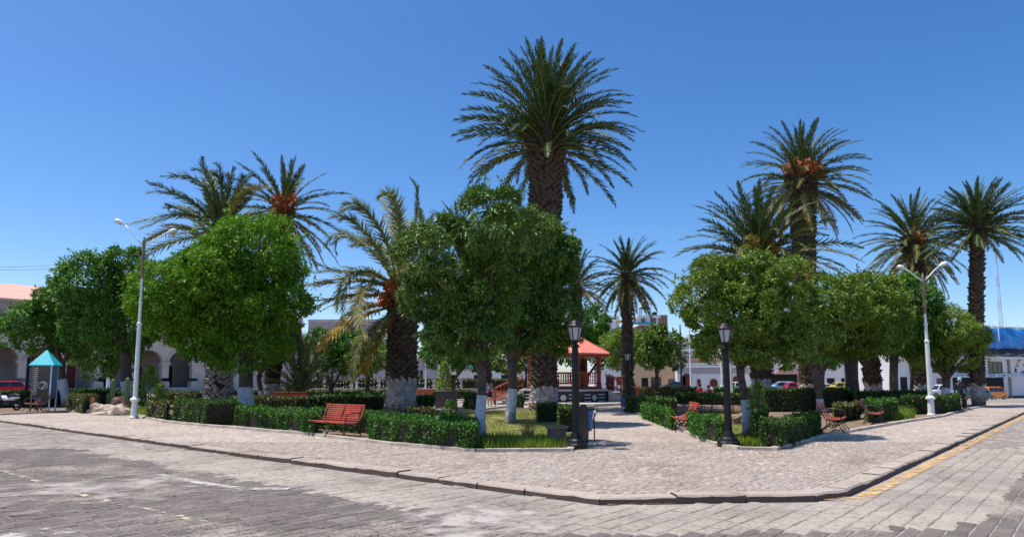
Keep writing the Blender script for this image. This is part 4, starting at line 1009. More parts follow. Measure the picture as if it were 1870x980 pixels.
b.arched('door',X(1255),1.5,-1.4,1.9,0,'door_red'); b.arched('dark_gate',X(1247),.9,-1.4,1.7,.0,'slate'); b.arched('window',X(1276),.62,.4,1.3,0,'door_red','cream'); b.arched('window',X(1303),1.3,.4,1.0,0,'door_red','cream'); b.arched('window',X(1328),1.5,-.2,1.2,0,'door_red','cream'); b.arched('window',X(1345),1.3,-.2,1.5,0,'door_red','cream')
b=facade('brick_upper_house','stepped grey and brick upper floor of the house with clay tile strip',1239,1400,119,638,'grey_wall')
z0=zz(671,119); b.box('tile_course',0,b.L,-.5,0,zz(660,119),zz(656,119),'brick_far'); b.box('cream_course',0,b.L,-.25,0,zz(669,119),zz(667,119),'cream'); b.box('white_course',0,b.L,-.3,0,zz(664.5,119),zz(663,119),'plaster_white'); b.box('top_edge',0,b.L,-.3,0,zz(640,119),zz(638,119),'plaster_white')
mb=MB()
for k in range(40): x=k*b.L/40; mb.tube([(x+.1,-.55,zz(657,119)),(x+.1,-.1,zz(652,119))],.14,6)
mb.build('roof_tiles',M['brick_far'],b.root,kind='stuff')
b=facade('shed_roof_building','pinkish corrugated roof building above the white and red house',1244,1400,126,617,'mauve_wall')
mb=MB()
for k in range(34): mb.box((k*b.L/34+.2,-.06,zz(630,126)),(.14,.1,zz(618,126)-zz(640,126)))
mb.build('rib',M['sillar'],b.root,kind='stuff')
# tall block behind with roof terrace
b=facade('rooftop_block','tall white and brick block with rooftop rooms and water tank behind the slim palm',1108,1222,170,597,'brick_far')
Z=lambda p: zz(p,170); X=b.px
b.box('white_room',X(1110),X(1133),.2,5,Z(604),Z(576),'plaster_white'); b.box('left_flank',X(1104),X(1126),-.3,4,Z(700),Z(588),'plaster_white'); b.window(X(1115),X(1128),Z(583),Z(579),y=.15,bars=2,sill=False)
b.box('yellow_canopy',X(1127),X(1142),-.2,1,Z(588.5),Z(584.5),'yellow_wall'); b.box('roof_room',X(1168),X(1207),.4,6,Z(594),Z(575),'plaster_white'); b.box('room_roof',X(1166),X(1209),.1,6.2,Z(580),Z(575),'plaster_white')
b.window(X(1173),X(1181),Z(588),Z(580.5),y=.38,bars=1,frame='grey_wall',sill=False); b.window(X(1190),X(1201),Z(593),Z(580),y=.38,bars=1,frame='grey_wall',sill=False); b.box('brick_wall',X(1205),X(1222),.3,6,Z(602),Z(574.5),'brick_far')
b.box('glass_rail',X(1155),X(1192),-.15,-.05,Z(592),Z(588),'teal'); b.box('blue_rail',X(1150),X(1168),-.1,0,Z(592),Z(584),'banner')
mb=MB()
for sx in (X(1175),X(1191)):
    for sy in (1,3): mb.box((sx,sy,(Z(574)+Z(561))/2),(.18,.18,Z(561)-Z(574)))
mb.box(((X(1175)+X(1191))/2,2,Z(561)),(X(1191)-X(1175)+.3,2.5,.2)); mb.build('tank_stand',M['iron'],b.root)
mb=MB(); mb.lathe([(.95,0),(1.05,.15),(1.05,1.6),(.6,1.95),(.3,2.1)],c=((X(1175)+X(1191))/2,2,Z(560.5)),n=14); mb.build('water_tank',M['cream'],b.root)
mb=MB(); mb.lathe([(.6,0),(.65,.7),(.3,.9)],c=(X(1201),2,Z(574.5)),n=12); mb.build('black_tank',M['iron'],b.root)
mb=MB()
for k in range(7): mb.box((X(1166)+k*.35,.3,Z(571)),(.05,.05,Z(568)-Z(575)))
mb.box((X(1166)+1.05,.3,Z(568)),(2.2,.06,.06)); mb.build('railing',M['white'],b.root)

# --- shop with awning and the municipal building on the right
b=facade('awning_shop','pale low shop with a pink awning over a dark front behind the parked cars',1395,1600,112,640,'plaster_white')
Z=lambda p: zz(p,112); X=b.px
b.box('shopfront',X(1400),X(1456),-.04,.02,-3,Z(683),'dark_open'); b.box('awning',X(1414),X(1472),-1.6,0,Z(681),Z(674),'plaster_pink'); b.box('side_door',X(1458),X(1468),-.05,.02,-3,Z(682),'grey_wall'); b.box('brick_pier',X(1570),X(1582),-.3,.02,-3,Z(665),'brick_far'); b.box('pier_cap',X(1568),X(1584),-.4,0,Z(678),Z(674),'cream'); b.box('parapet',0,b.L,-.2,0,b.zt-.4,b.zt,'sillar')
for k in range(3): b.box('doorway',X(1484+k*26),X(1498+k*26),-.04,.02,-3,Z(690),'dark_open')
YR=104
b=facade('municipal_building','white municipal building with blue tarp on its roof and arched black lettering','',0,0,0,0) if False else None
a=P(1628,HZ,YR); e=P(1960,HZ,YR+16); d=e-a; d.z=0; Lm=d.length; d.normalize()
B=Bld('municipal_building','white two storey municipal building with blue tarp along its roof and arched lettering','building',(a.x,a.y,0),d)
def lx(px):                                    # facade coordinate seen at a photo column
    u=(px-CX)/(F*math.cos(TH)+0)*math.cos(TH); t=(u*a.y-a.x)/(d.x-u*d.y); return t
def lz(px,py): q=a+d*lx(px); return P(px,py,q.y).z
W0,W1=0,Lm
ztop=lz(1830,656)
B.box('wall',W0,W1,0,10,-4,ztop,'plaster_white')
B.box('plinth',W0,W1,-.1,0,-4,lz(1850,722),'slate')
B.box('roof_fascia',W0-.2,W1,-.9,.1,ztop,ztop+.42,'plaster_white')
mb=MB(); q0,q1=lz(1830,652),lz(1830,632)       # broken slate slope above the fascia
mb.add([(W0,-.8,q0),(W1,-.8,q0),(W1,1.0,q1),(W0,1.0,q1)],[(0,1,2,3)])
for k in range(90):
    x=random.uniform(W0,W1-1.6); y=random.uniform(-.7,.7); z=q0+(q1-q0)*(y+.8)/1.8+.06; mb.add([(x,y-.15,z),(x+1.5,y-.1,z+.02),(x+1.5,y+.25,z+.3),(x,y+.2,z+.27)],[(0,1,2,3)])
mb.build('slate_slope',M['slate'],B.root)
def tarp(x0,x1,z0,z1):
    n=90;m=9;vs=[];fs=[]
    for i in range(n+1):
        for j in range(m+1):
            x=x0+(x1-x0)*i/n; t=j/m; sag=.18*math.sin(x*1.3)+.1*math.sin(x*3.1+1)
            y=.6-.32*math.sin(t*math.pi)+.16*math.sin(t*15+x*1.2)+.1*math.sin(x*2.2+t*4)
            vs.append((x,y,z0+(z1-z0)*t+sag*(1-t)*.5+.09*math.sin(x*.9+t*2)))
    for i in range(n):
        for j in range(m): fs.append((i*(m+1)+j,(i+1)*(m+1)+j,(i+1)*(m+1)+j+1,i*(m+1)+j+1))
    mb=MB(); mb.add(vs,fs); return mb
tt=tarp(lx(1745),W1,lz(1830,636),lz(1830,598)); o=tt.build('tarp',M['blue_tarp'],B.root,smooth=True)
mb=MB(); mb.box((lx(1826),.1,lz(1826,610)),(.12,.1,lz(1826,597)-lz(1826,624))); 
for k in range(8): mb.box((lx(1750)+k*3.2,.9,lz(1830,606)),(.1,.1,3.0))
mb.build('tarp_batten',M['white'],B.root)
mb=MB()                                        # roof truss and sheet roof behind the tarp
mb.box((lx(1880),8,lz(1860,594)),(lx(1960)-lx(1828)+4,.5,1.2)); mb.build('rear_parapet',M['cream'],B.root)
mb=MB()
for k in range(5):
    x=lx(1806)+k*.9; mb.tube([(x-.5,5,lz(1810,600)),(x,5.2,lz(1810,588)+.25*math.sin(k)),(x+1.6,5.4,lz(1810,597))],.07,4)
mb.build('roof_truss',M['iron'],B.root)
B.window(lx(1801),lx(1826),lz(1815,668)*.0+lz(1815,666)-2.0,lz(1815,660),frame='brown_shade',bars=2,y=-.02)
B.window(lx(1745),lx(1768),lz(1755,679),lz(1755,665),frame='brown_shade',bars=3,y=-.02)
B.window(lx(1700),lx(1722),lz(1710,679),lz(1710,665),frame='brown_shade',bars=3,y=-.02)
for p in (1660,1838): 
    B.box('stone_pilaster',lx(p)-.25,lx(p)+.25,-.18,0,-4,ztop-.05,'sillar_dark')
B.box('doorway',lx(1735),lx(1827),-.05,.02,-4,lz(1800,689),'dark_open'); B.box('doorway',lx(1640),lx(1652),-.05,.02,-4,lz(1645,688),'dark_open'); B.box('doorway',lx(1706),lx(1722),-.05,.02,-4,lz(1715,690),'brown_shade')
# long printed banner
bm=MB(); zb0,zb1=lz(1800,688),lz(1800,682)
bx0,bx1=lx(1730),W1
n=40; vs=[];fs=[]
for i in range(n+1):
    x=bx0+(bx1-bx0)*i/n; s=.1*math.sin(i*.9); 
    for y in (-.42,-.38): vs+=[(x,y+.06*math.sin(i),zb0+s*.4),(x,y+.06*math.sin(i),zb1+s*.4)]
for i in range(n):
    k=i*4; fs+=[(k,k+4,k+5,k+1),(k+6,k+2,k+3,k+7),(k+1,k+5,k+7,k+3),(k,k+2,k+6,k+4)]
bm.add(vs,fs); ban=bm.build('banner',M['banner'],B.root)
mb=MB(); x=bx0+.6
while x<bx1-.6:
    w_=random.choice((.18,.25,.3,.12)); hh_=random.choice((.1,.16,.2)); mb.box((x,-.52,(zb0+zb1)/2),(w_,.02,hh_)); x+=w_+random.choice((.08,.1,.5,.9))
mb.build('banner_print',M['blue_print'],ban)
def text(body,size,loc,rx=90,parent=None,mat='letter',rot=0,depth=.015,align='CENTER',name='letter'):
    cu=bpy.data.curves.new(name,'FONT'); cu.body=body; cu.size=size; cu.extrude=depth; cu.align_x=align; cu.align_y='CENTER'; cu.materials.append(M[mat]); cu.offset=.012*size
    o0=bpy.data.objects.new(name,cu); C.objects.link(o0); me=bpy.data.meshes.new_from_object(o0.evaluated_get(bpy.context.evaluated_depsgraph_get())); me.name=name; bpy.data.objects.remove(o0); o=bpy.data.objects.new(name,me); C.objects.link(o); o.parent=parent; o.location=loc; o.rotation_euler=(R(rx),R(rot),0) ; return o
cxm=lx(1889); czm=lz(1880,678); rm=(cxm-lx(1850))
word="MUNICIPALIDAD"
for i,ch in enumerate(word):
    th=R(168-156*i/(len(word)-1)); o=text(ch,.92,(cxm+rm*math.cos(th),-.04,czm-.6+rm*.72*math.sin(th)),parent=B.root,mat='letter')
    o.rotation_euler=(R(90),0,0); o.rotation_euler=(Matrix.Rotation(R(90),3,'X')@Matrix.Rotation(th-R(90),3,'Z')).to_euler()
text('S V',.62,(lx(1868),-.04,lz(1865,666)),parent=B.root,name='lettering'); text('GERENTE',.62,(lx(1870),-.04,lz(1862,682)+.25),parent=B.root,mat='brown_shade',name='lettering')
# white and pink walls left of it and lattice mast far behind
mY=260; mast=thing('lattice_mast','tall thin red and white lattice radio mast behind the municipal building','mast',tuple(P(1834,HZ,mY)-Vector((0,0,H+3))))
zt=zz(462,mY)+3
for k in range(12):
    mb=MB(); z0,z1=zt*k/12,zt*(k+1)/12; w0=.95*(1-.75*z0/zt); w1=.95*(1-.75*z1/zt)
    for sx,sy in ((-1,-1),(1,-1),(0,1)): mb.tube([(sx*w0,sy*w0,z0),(sx*w1,sy*w1,z1)],.09,4)
    for q in range(5): z=z0+(z1-z0)*q/5; mb.tube([(-w0,-w0,z),(w0,-w0,z)],.06,3); mb.tube([(-w0,-w0,z),(w0,-w0,z+(z1-z0)/5)],.05,3); mb.tube([(w0,-w0,z),(0,w0,z+(z1-z0)/5)],.05,3)
    mb.build('mast_section',M['stripe' if k%2 else 'banner'],mast)
# overhead cables at the left
cab=thing('overhead_cable','pair of thin cables crossing the sky at the far left','cable',tuple(P(-60,484,70)))
for dz in (0,.42):
    mb=MB(); c0=P(-60,484,70); pts=[]
    for i in range(13):
        q=P(-60+190*i/12,484+dz*14-3*i/12,70+ i*.4)-c0; q.z-=.25*math.sin(math.pi*i/12); pts.append(q)
    mb.tube(pts,.022,4); mb.build('cable',M['iron'],cab)

# ================================================================== GAZEBO
gY=49.0; gc=P(1031,HZ,gY); g=thing('gazebo','octagonal red wooden gazebo with salmon roof on a dark blue plinth','gazebo',(gc.x,gc.y,0))
zg=lambda p: zz(p,gY-1.5); Rg=2.6; n8=8; rot0=R(22.5)-R(6)
zb,ze,za=zg(710),zg(646),zg(600)
mb=MB(); mb.lathe([(Rg+.5,-.1),(Rg+.5,zb-.12)],n=8,rot=rot0); mb.build('plinth',M['gazebo_base'],g)
mb=MB(); mb.lathe([(Rg+.62,zb-.12),(Rg+.62,zb)],n=8,rot=rot0); mb.build('plinth_cap',M['grey_wall'],g)
mb=MB(); mb.lathe([(Rg+.2,zb),(Rg+.2,zb+.16)],n=8,rot=rot0); mb.build('deck',M['gazebo_red'],g)
def corner(i,r,z=0): th=rot0+2*math.pi*i/8; return Vector((r*math.cos(th),r*math.sin(th),z))
for i in range(8):
    a,b_=corner(i,Rg+.51),corner(i+1,Rg+.51); dd=(b_-a); ang=math.atan2(dd.y,dd.x); mid=(a+b_)/2
    nrm=mid.normalized()
    for k in range(3):
        for s in (-1,1):
            mb=MB(); mb.box((0,0,0),(dd.length*.24,.04,.07)); q=mid+dd*s*.27+nrm*.02; mb.build('plinth_stripe',M['stripe'],g,loc=(q.x,q.y,zb-.35-k*.22),rz=ang)
    mb=MB(); mb.M=Matrix.Rotation(ang,4,'Z')@Matrix.Rotation(R(90),4,'X'); mb.lathe([(.22,-.03),(.22,.03)],n=6); q=mid+nrm*.02; mb.build('plinth_emblem',M['stripe'],g,loc=(q.x,q.y,zb-.55))
    c=corner(i,Rg); mb=MB(); mb.lathe([(.16,0),(.16,.35),(.10,.4),(.13,.45),(.12,.95),(.15,1.0),(.15,1.1),(.10,1.15),(.095,ze-zb-.7),(.14,ze-zb-.62),(.14,ze-zb)],n=8,c=(0,0,0)); mb.build('column',M['gazebo_red'],g,loc=(c.x,c.y,zb+.1))
    a,b_=corner(i,Rg),corner(i+1,Rg); dd=b_-a; mid=(a+b_)/2; L=dd.length
    # lintel with a curved opening
    w=L/2-.16; nA=12; h1=ze-zb+.1; sp=h1-.95; m=MB(); vs=[];fs=[]
    prof=[(-w*math.cos(math.pi*k/nA), sp+.78*math.sin(math.pi*k/nA)**.8+(.08*math.sin(math.pi*k/nA*3) )) for k in range(nA+1)]
    for y in (-.04,.04):
        for x,z in prof: vs+=[(x,y,min(z,h1-.1)),(x,y,h1)]
    nn=2*(nA+1)
    for k in range(nA): q=2*k; fs+=[(q,q+2,q+3,q+1),(nn+q+2,nn+q,nn+q+1,nn+q+3),(q+2,q,nn+q,nn+q+2)]
    m.add(vs,fs); m.build('arched_lintel',M['gazebo_red'],g,loc=(mid.x,mid.y,zb),rz=math.atan2(dd.y,dd.x))
    facing=math.degrees(math.atan2(mid.y,mid.x))%360
    if i in (0,4): continue                      # openings to the stairs
    mb=MB(); mb.box((0,0,1.0),(L-.25,.09,.09)); mb.box((0,0,.28),(L-.25,.07,.07)); rl=mb.build('railing',M['gazebo_red'],g,loc=(mid.x,mid.y,zb+.1),rz=math.atan2(dd.y,dd.x))
    nb_=int((L-.3)/.15)
    for k in range(nb_):
        x=-(L-.35)/2+(L-.35)*k/(nb_-1); m=MB(); m.lathe([(.025,.3),(.045,.45),(.03,.62),(.045,.8),(.025,.98)],c=(x,0,0),n=6); m.build('baluster',M['gazebo_red'],rl)
mb=MB(); mb.lathe([(Rg+.75,ze-.05),(Rg+.78,ze+.04),(Rg*.55,ze+(za-ze)*.62),(.45,za-.12),(.12,za+.05),(.06,za+.4)],n=8,rot=rot0); mb.build('roof',M['gazebo_roof'],g)
mb=MB(); mb.lathe([(Rg+.70,ze-.22),(Rg+.70,ze-.05)],n=8,rot=rot0); mb.build('eave_board',M['gazebo_red'],g)
for i in range(8):
    p0,p1,p2=corner(i,Rg+.8,ze+.05),corner(i,Rg*.55,ze+(za-ze)*.62+.02),corner(i,.4,za-.1); mb=MB(); mb.tube([p0,p1,p2],.035,5); mb.build('roof_rib',M['gazebo_roof'],g)
for s,nm in ((1,'right'),(-1,'left')):          # stairs with railings
    st=obj('stairs',None,g); st.location=(s*(Rg+.3),-.4,0); mb=MB(); ns=6
    for k in range(ns): mb.box((s*(.15+k*.3),0,(zb*(1-(k+.5)/ns))/2),(.3,1.7,zb*(1-(k+.5)/ns)))
    mb.build('steps',M['concrete'],st)
    for y in (-.9,.9):
        m=MB(); z0=zb+1.0; L=2.0
        m.tube([(0,y,z0),(s*L,y,z0-zb+.05)],.05,6); m.tube([(0,y,z0-.65),(s*L,y,z0-zb-.6)],.04,6)
        for k in range(8): x=s*(.1+k*L/8); zt_=z0-(zb-.05)*abs(x)/L; m.tube([(x,y,zt_-.72),(x,y,zt_)],.03,5)
        m.box((s*L,y,.55),(.14,.14,1.1)); m.build('stair_railing',M['gazebo_red'],st)
# low kerb ring round the gazebo, concrete blocks
def block(label,px0,px1,py,h,d,mat='brown_shade',name='concrete_block',cat='block'):
    a=G(px0,py); b=G(px1,py); c=(a+b)/2; t=thing(name,label,cat,(c.x,c.y+d/2,0)); mb=MB(); mb.box((0,0,h/2),((b-a).length,d,h),top=.985); mb.build('body',M[mat],t)
    mb=MB(); mb.box((0,0,h+.02),((b-a).length+.06,d+.06,.05)); mb.build('top_slab',M[mat],t); return t
block('dark faced concrete block on the pale path left of the middle trees',794,832,745,.95,1.2)  # shadow on its face is put into the dark body colour
block('low pale stone seat wall right of the gazebo',1112,1150,733,.65,.8,mat='concrete',cat='seat wall',name='seat_wall')
mb=MB(); mb.prism([tuple(G(1085,742))[:2],tuple(G(1145,739))[:2],tuple(G(1150,734))[:2],tuple(G(940,735))[:2],tuple(G(940,739))[:2]],0.0,.16); mb.build('gazebo_step',M['concrete'],kind='structure')
# white balustrade with flower garlands at the back of the square
bal=thing('balustrade','low pale wall with white posts and flower garlands at the back of the square','wall',tuple(G(700,724)))
a0=G(440,724)-G(700,724); a1=G(900,724)-G(700,724)
mb=MB(); mb.box(((a0.x+a1.x)/2,0,.35),(a1.x-a0.x,.5,.7)); mb.build('low_wall',M['mauve_wall'],bal); mb=MB(); mb.box(((a0.x+a1.x)/2,0,.74),(a1.x-a0.x,.6,.08)); mb.build('coping',M['concrete'],bal)
k=0; x=a0.x
posts=[]
while x<a1.x: posts.append(x); x+=2.6
for x in posts: mb=MB(); mb.box((x,.1,1.25),(.22,.22,.95)); mb.build('post',M['concrete'],bal)
for x0_,x1_ in zip(posts[:-1],posts[1:]):
    if not (-7<x0_<6): continue
    for zz0 in (1.55,1.1):
        mb=MB()
        for q in range(9):
            t=(q+.5)/9; cx_=x0_+(x1_-x0_)*t; cz_=zz0-.28*math.sin(math.pi*t); a=.05
            mb.add([(cx_+v[0]*a,-.1+v[1]*a,cz_+v[2]*a) for v in ((1,0,0),(-1,0,0),(0,1,0),(0,-1,0),(0,0,1),(0,0,-1))],[(0,2,4),(2,1,4),(1,3,4),(3,0,4),(2,0,5),(1,2,5),(3,1,5),(0,3,5)])
        mb.build('garland',M['white'],bal)

# ================================================================== LAMPS, BENCHES, SIGNS
def lantern(label,bx,by,top,group='black lantern posts'):
    b=G(bx,by); hh=P(bx,top,b.y).z; t=thing('street_lantern',label,'street lamp',(b.x,b.y,0),0,group); k=hh/3.2
    mb=MB(); mb.lathe([(.30,0),(.30,.10),(.27,.14),(.24,.15),(.22,.2),(.17,.24),(.13,.34),(.11,.38)],n=12); mb.M=Matrix(); mb.build('base',M['black'],t)
    mb=MB(); mb.lathe([(.105,.36),(.10,.5),(.095,1.2*k),(.085,2.45*k),(.075,2.5*k),(.12,2.53*k),(.12,2.56*k),(.06,2.60*k),(.06,2.64*k)],n=10); mb.build('post',M['black'],t,smooth=False)
    z0=2.64*k; z1=3.02*k
    mb=MB(); mb.lathe([(.06,z0),(.12,z0+.02),(.13,z0+.06),(.10,z0+.06)],n=6); mb.build('lamp_cup',M['black'],t)
    la=MB(); la.lathe([(.105,z0+.06),(.175,z1)],n=6); gl=la.build('lamp_glass',M['glass_lamp'],t)
    mb=MB()
    for i in range(6):
        th=math.pi*2*i/6; mb.tube([(.11*math.cos(th),.11*math.sin(th),z0+.05),(.185*math.cos(th),.185*math.sin(th),z1+.01)],.013,4)
    mb.build('glazing_bars',M['black'],gl)
    mb=MB(); mb.lathe([(.215,z1),(.235,z1+.03),(.20,z1+.05),(.16,z1+.10),(.15,z1+.12),(.10,z1+.17),(.05,z1+.19),(.02,z1+.21),(.02,z1+.25)],n=12); mb.build('lamp_cap',M['black'],t)
    return t
lantern('black lantern post at the left corner of the central path beside the blue bin',1052,818,585)
lantern('black lantern post at the path corner in front of the right rounded tree',1331,814,590)
lantern('black lantern post halfway down the path in front of the slim palm',1148,751,640)
lantern('black lantern post behind the blue topped kiosk at far left',46,742,636)
lantern('small black lantern post left of the gazebo behind the second trunk',961,727,660)
lantern('black lantern post standing against the left gazebo columns',1014,740,652)
def streetlamp(label,bx,by,top,sL,sR,zL,zR,gr='tall white double headed street lamps'):
    b=G(bx,by); Y=b.y; hh=P(bx,top,Y).z; t=thing('street_lamp',label,'street lamp',(b.x,b.y,0),0,gr); k=hh/8
    mb=MB(); mb.lathe([(.19,0),(.19,.05),(.15,.1),(.135,.62),(.125,.72),(.20,.76),(.21,.82),(.17,.88),(.10,.92)],n=14); mb.build('base',M['whiteold'],t)
    hr=P(bx,(top+75),Y).z
    mb=MB(); mb.lathe([(.10,.9),(.10,1.0),(.092,4.05*k),(.115,4.08*k),(.115,4.16*k),(.07,4.2*k),(.06,5.0*k),(.085,5.03*k),(.085,5.1*k),(.055,5.14*k),(.05,hr)],n=12); mb.build('pole',M['whiteold'],t,smooth=False)
    mb=MB(); mb.lathe([(.052,hr),(.052,hr+.3),(.09,hr+.32),(.09,hr+.38),(.055,hr+.4),(.055,hh-.5),(.075,hh-.48),(.07,hh-.15),(.04,hh-.1),(.035,hh)],n=10); mb.build('pole_top',M['rust'],t)
    for sg,sp,dz in ((-1,sL,zL),(1,sR,zR)):
        w=sp*Y/F; rz=dz*Y/F; z0=hh-.42
        pts=[(0,0,z0),(sg*w*.25,0,z0+rz*.3),(sg*w*.5,0,z0+rz*.68),(sg*w*.68,0,z0+rz*.88)]
        m=MB(); m.tube(pts,[.035,.032,.03,.03],7); arm=m.build('arm',M['whiteold'],t,smooth=True)
        # cobra head
        m=MB(); p0=Vector(pts[-1]); dv=(Vector((sg*w,0,z0+rz*1.08))-p0); L=dv.length; dv.normalize(); up=Vector((0,0,1)); sd_=Vector((0,1,0)); upn=dv.cross(sd_)*(-sg) if False else Vector((-dv.z*1,0,dv.x)) ; upn=upn if upn.z>0 else -upn
        rings=[]; fs=[]; prof=[(0,.045,.045,.03),(.15,.07,.07,.04),(.35,.12,.11,.05),(.6,.155,.13,.07),(.85,.14,.11,.07),(.97,.08,.06,.04),(1.0,.02,.02,.02)]
        vs=[]
        for s_,wd,ht,lo_ in prof:
            for q in range(10):
                th=2*math.pi*q/10; zz_=math.sin(th); vs.append(p0+dv*L*s_+sd_*wd*math.cos(th)+upn*(ht*zz_ if zz_>0 else lo_*zz_))
        for i in range(len(prof)-1):
            for q in range(10): fs.append((i*10+q,i*10+(q+1)%10,(i+1)*10+(q+1)%10,(i+1)*10+q))
        m.add(vs,fs); hd=m.build('lamp_head',M['whiteold'],t,smooth=True)
        m=MB(); c_=p0+dv*L*.63-upn*.06; m.M=Matrix.Translation(c_)@Matrix.Rotation(math.atan2(dv.z,dv.x)*-1,4,'Y'); m.box((0,0,0),(L*.5,.2,.06)); m.build('lens',M['glass_lamp'],hd)
        # scroll bracket
        m=MB(); sc=[]
        for q in range(15):
            th=q/14*math.pi*1.7; r=.28*(1-.035*q); sc.append((sg*(.06+.28-r*math.cos(th)),0,z0-.75+r*math.sin(th)*1.2+.12))
        m.tube(sc,.016,5); m.build('scroll',M['rust'],t)
        m=MB(); m.tube([(sg*.05,0,hr+.36),(sg*.26,0,hr+.3),(sg*.3,0,hr+.12)],.014,5); m.build('scroll',M['rust'],t)
    return t
streetlamp('left tall white street lamp with two heads in front of the bright tree',245,763,433,56,60,46,28)
streetlamp('right tall white street lamp with two heads before the right hand trees',1701,758,498,46,46,26,32)
def pole(label,bx,by,top,r=.07,mat='white',name='white_pole'):
    b=G(bx,by); Y=b.y; hh=P(bx,top,Y).z; t=thing(name,label,'pole',(b.x,b.y,0)); mb=MB(); mb.lathe([(r*1.7,0),(r*1.6,.5),(r*1.1,.6),(r,hh)],n=10); mb.build('shaft',M[mat],t); mb=MB(); mb.lathe([(r*1.3,hh),(r*1.5,hh+.06),(r*.5,hh+.14)],n=8); mb.build('cap',M[mat],t); return t
pole('slender white pole in front of the arched red door',1262,716,602,.09); pole('white pole just left of the right black lantern',1319,722,640,.09); pole('thick white pole just right of the right black lantern',1336,732,648,.13); pole('thin white pole seen between the garlands left of thick palm',651,722,625,.08); pole('thin white pole right of the thick palm',777,722,650,.08); pole('blue and white painted column by the arcade',197,722,678,.2,'banner','painted_column')
od=thing('ornamental_lamp','slim grey ornamental lamp post with curled arms beyond the dark round tree','street lamp',tuple(G(1245,718))); Yo=G(1245,718).y; ho=P(1245,592,Yo).z
mb=MB(); mb.lathe([(.2,0),(.12,1),(.1,ho*.8),(.06,ho)],n=8); mb.build('pole',M['iron'],od)
for s in (-1,1):
    mb=MB(); mb.tube([(s*(1.5*(1-math.cos(th))),0,ho-2.6+1.3*math.sin(th)) for th in [k*math.pi/10 for k in range(11)]],.05,5); mb.build('arm',M['rust'],od)
    mb=MB(); mb.lathe([(.1,0),(.3,-.25),(.28,-.5),(.05,-.6)],c=(s*3,0,ho-2.6),n=8); mb.build('lamp_shade',M['iron'],od)

def bench(label,c,ang,L=1.75,mat='slat',group='slatted red benches',h=1.0):
    t=thing('park_bench',label,'bench',(c.x,c.y,0),ang,group)     # local -y is the front
    ns=8; mb0=MB(); mb0.box((0,0,0),(L,.042,.022)); sm=mb0.mesh('slat',M[mat])
    for i in range(8):                                           # seat, gently dished
        s=i/7; y=-.42+.44*s; z=.44-.035*math.sin(s*math.pi)+(.02 if i==0 else 0)
        o=obj('seat_slat',sm,t); o.location=(0,y,z); o.rotation_euler=(R(14-28*s+random.uniform(-2,2)),0,R(random.uniform(-.3,.3)))
    for i in range(8):
        s=i/7; z=.50+.43*s; y=.08+.17*s+.03*math.sin(s*3.1)
        o=obj('back_slat',sm,t); o.location=(0,y,z); o.rotation_euler=(R(68),0,R(random.uniform(-.3,.3)))
    for sx in (-1,0,1):
        x=sx*(L/2-.10); m=MB(); r=.016
        m.tube([(x,-.45,.44),(x,-.40,.40),(x,-.2,.385),(x,.0,.40),(x,.07,.46),(x,.17,.72),(x,.28,.97)],r,5)
        m.tube([(x,-.40,.41),(x,-.34,.30),(x,-.40,.16),(x,-.50,.05),(x,-.50,0)],r,5); m.tube([(x,.02,.40),(x,.0,.28),(x,.10,.14),(x,.22,.04),(x,.22,0)],r,5)
        m.tube([(x,-.37,.26),(x,-.2,.16),(x,0,.24)],r*.8,5)
        m.tube([(x,-.2+.09*math.cos(q),.30+.07*math.sin(q)) for q in [k*.7 for k in range(10)]],r*.6,4)
        m.tube([(x,-.12+.06*math.cos(q),.20+.06*math.sin(q)) for q in [k*.7 for k in range(10)]],r*.6,4); m.build('iron_leg',M['iron'],t)
        if sx:
            m=MB(); m.tube([(x,.15,.70),(x,0,.72),(x,-.2,.70),(x,-.38,.66),(x,-.44,.58),(x,-.38,.53),(x,-.34,.58)],r,5); m.tube([(x,-.40,.44),(x,-.42,.52)],r,5); m.build('armrest',M['iron'],t)
    m=MB(); m.tube([(-L/2+.1,.2,.10),(L/2-.1,.2,.10)],.012,5); m.build('stretcher',M['iron'],t)
    return t
angA=math.atan2(-DA.y,-DA.x)       # x axis along the left kerb, front towards the left road
bench('bright red slatted bench on curled iron legs facing the left road',G(616,796)+Vector((0,.12,0)),angA+R(4),1.78)
angB=math.atan2(DB.y,DB.x)
bench('half shaded red bench facing the right road behind the square hedge block',G(1540,789)+Vector((-.2,.5,0)),angB+R(10),1.75,'slat')
bench('fully shaded dark bench on the right nearest the right street lamp',G(1612,775)+Vector((-.2,.5,0)),angB+R(10),1.75,'slatold')
pe=(G(1312,813)-G(1230,781)).normalized()
bench('red bench between two clipped hedges beside the central path',G(1246,788)+Vector((.25,.35,0)),math.atan2(pe.y,pe.x),1.5)
bench('red bench seen from behind over the hedge near the young palm',G(530,745),math.pi+R(8),1.9)
bench('bench behind the blue topped kiosk',G(70,752),angA+R(0),1.9,'slatold')
bench('long red bench back far away left of the leaning trunk',G(1470,738),R(184),1.9)
bench('red bench back catching sun right of the leaning trunk',G(1515,739),R(182),2.2)
bench('red bench half hidden right of the thick palm base',G(768,734),R(176),2.0)
bench('bench in shade behind the middle trunks where people sit',G(905,741),R(4),2.4,'slatold')

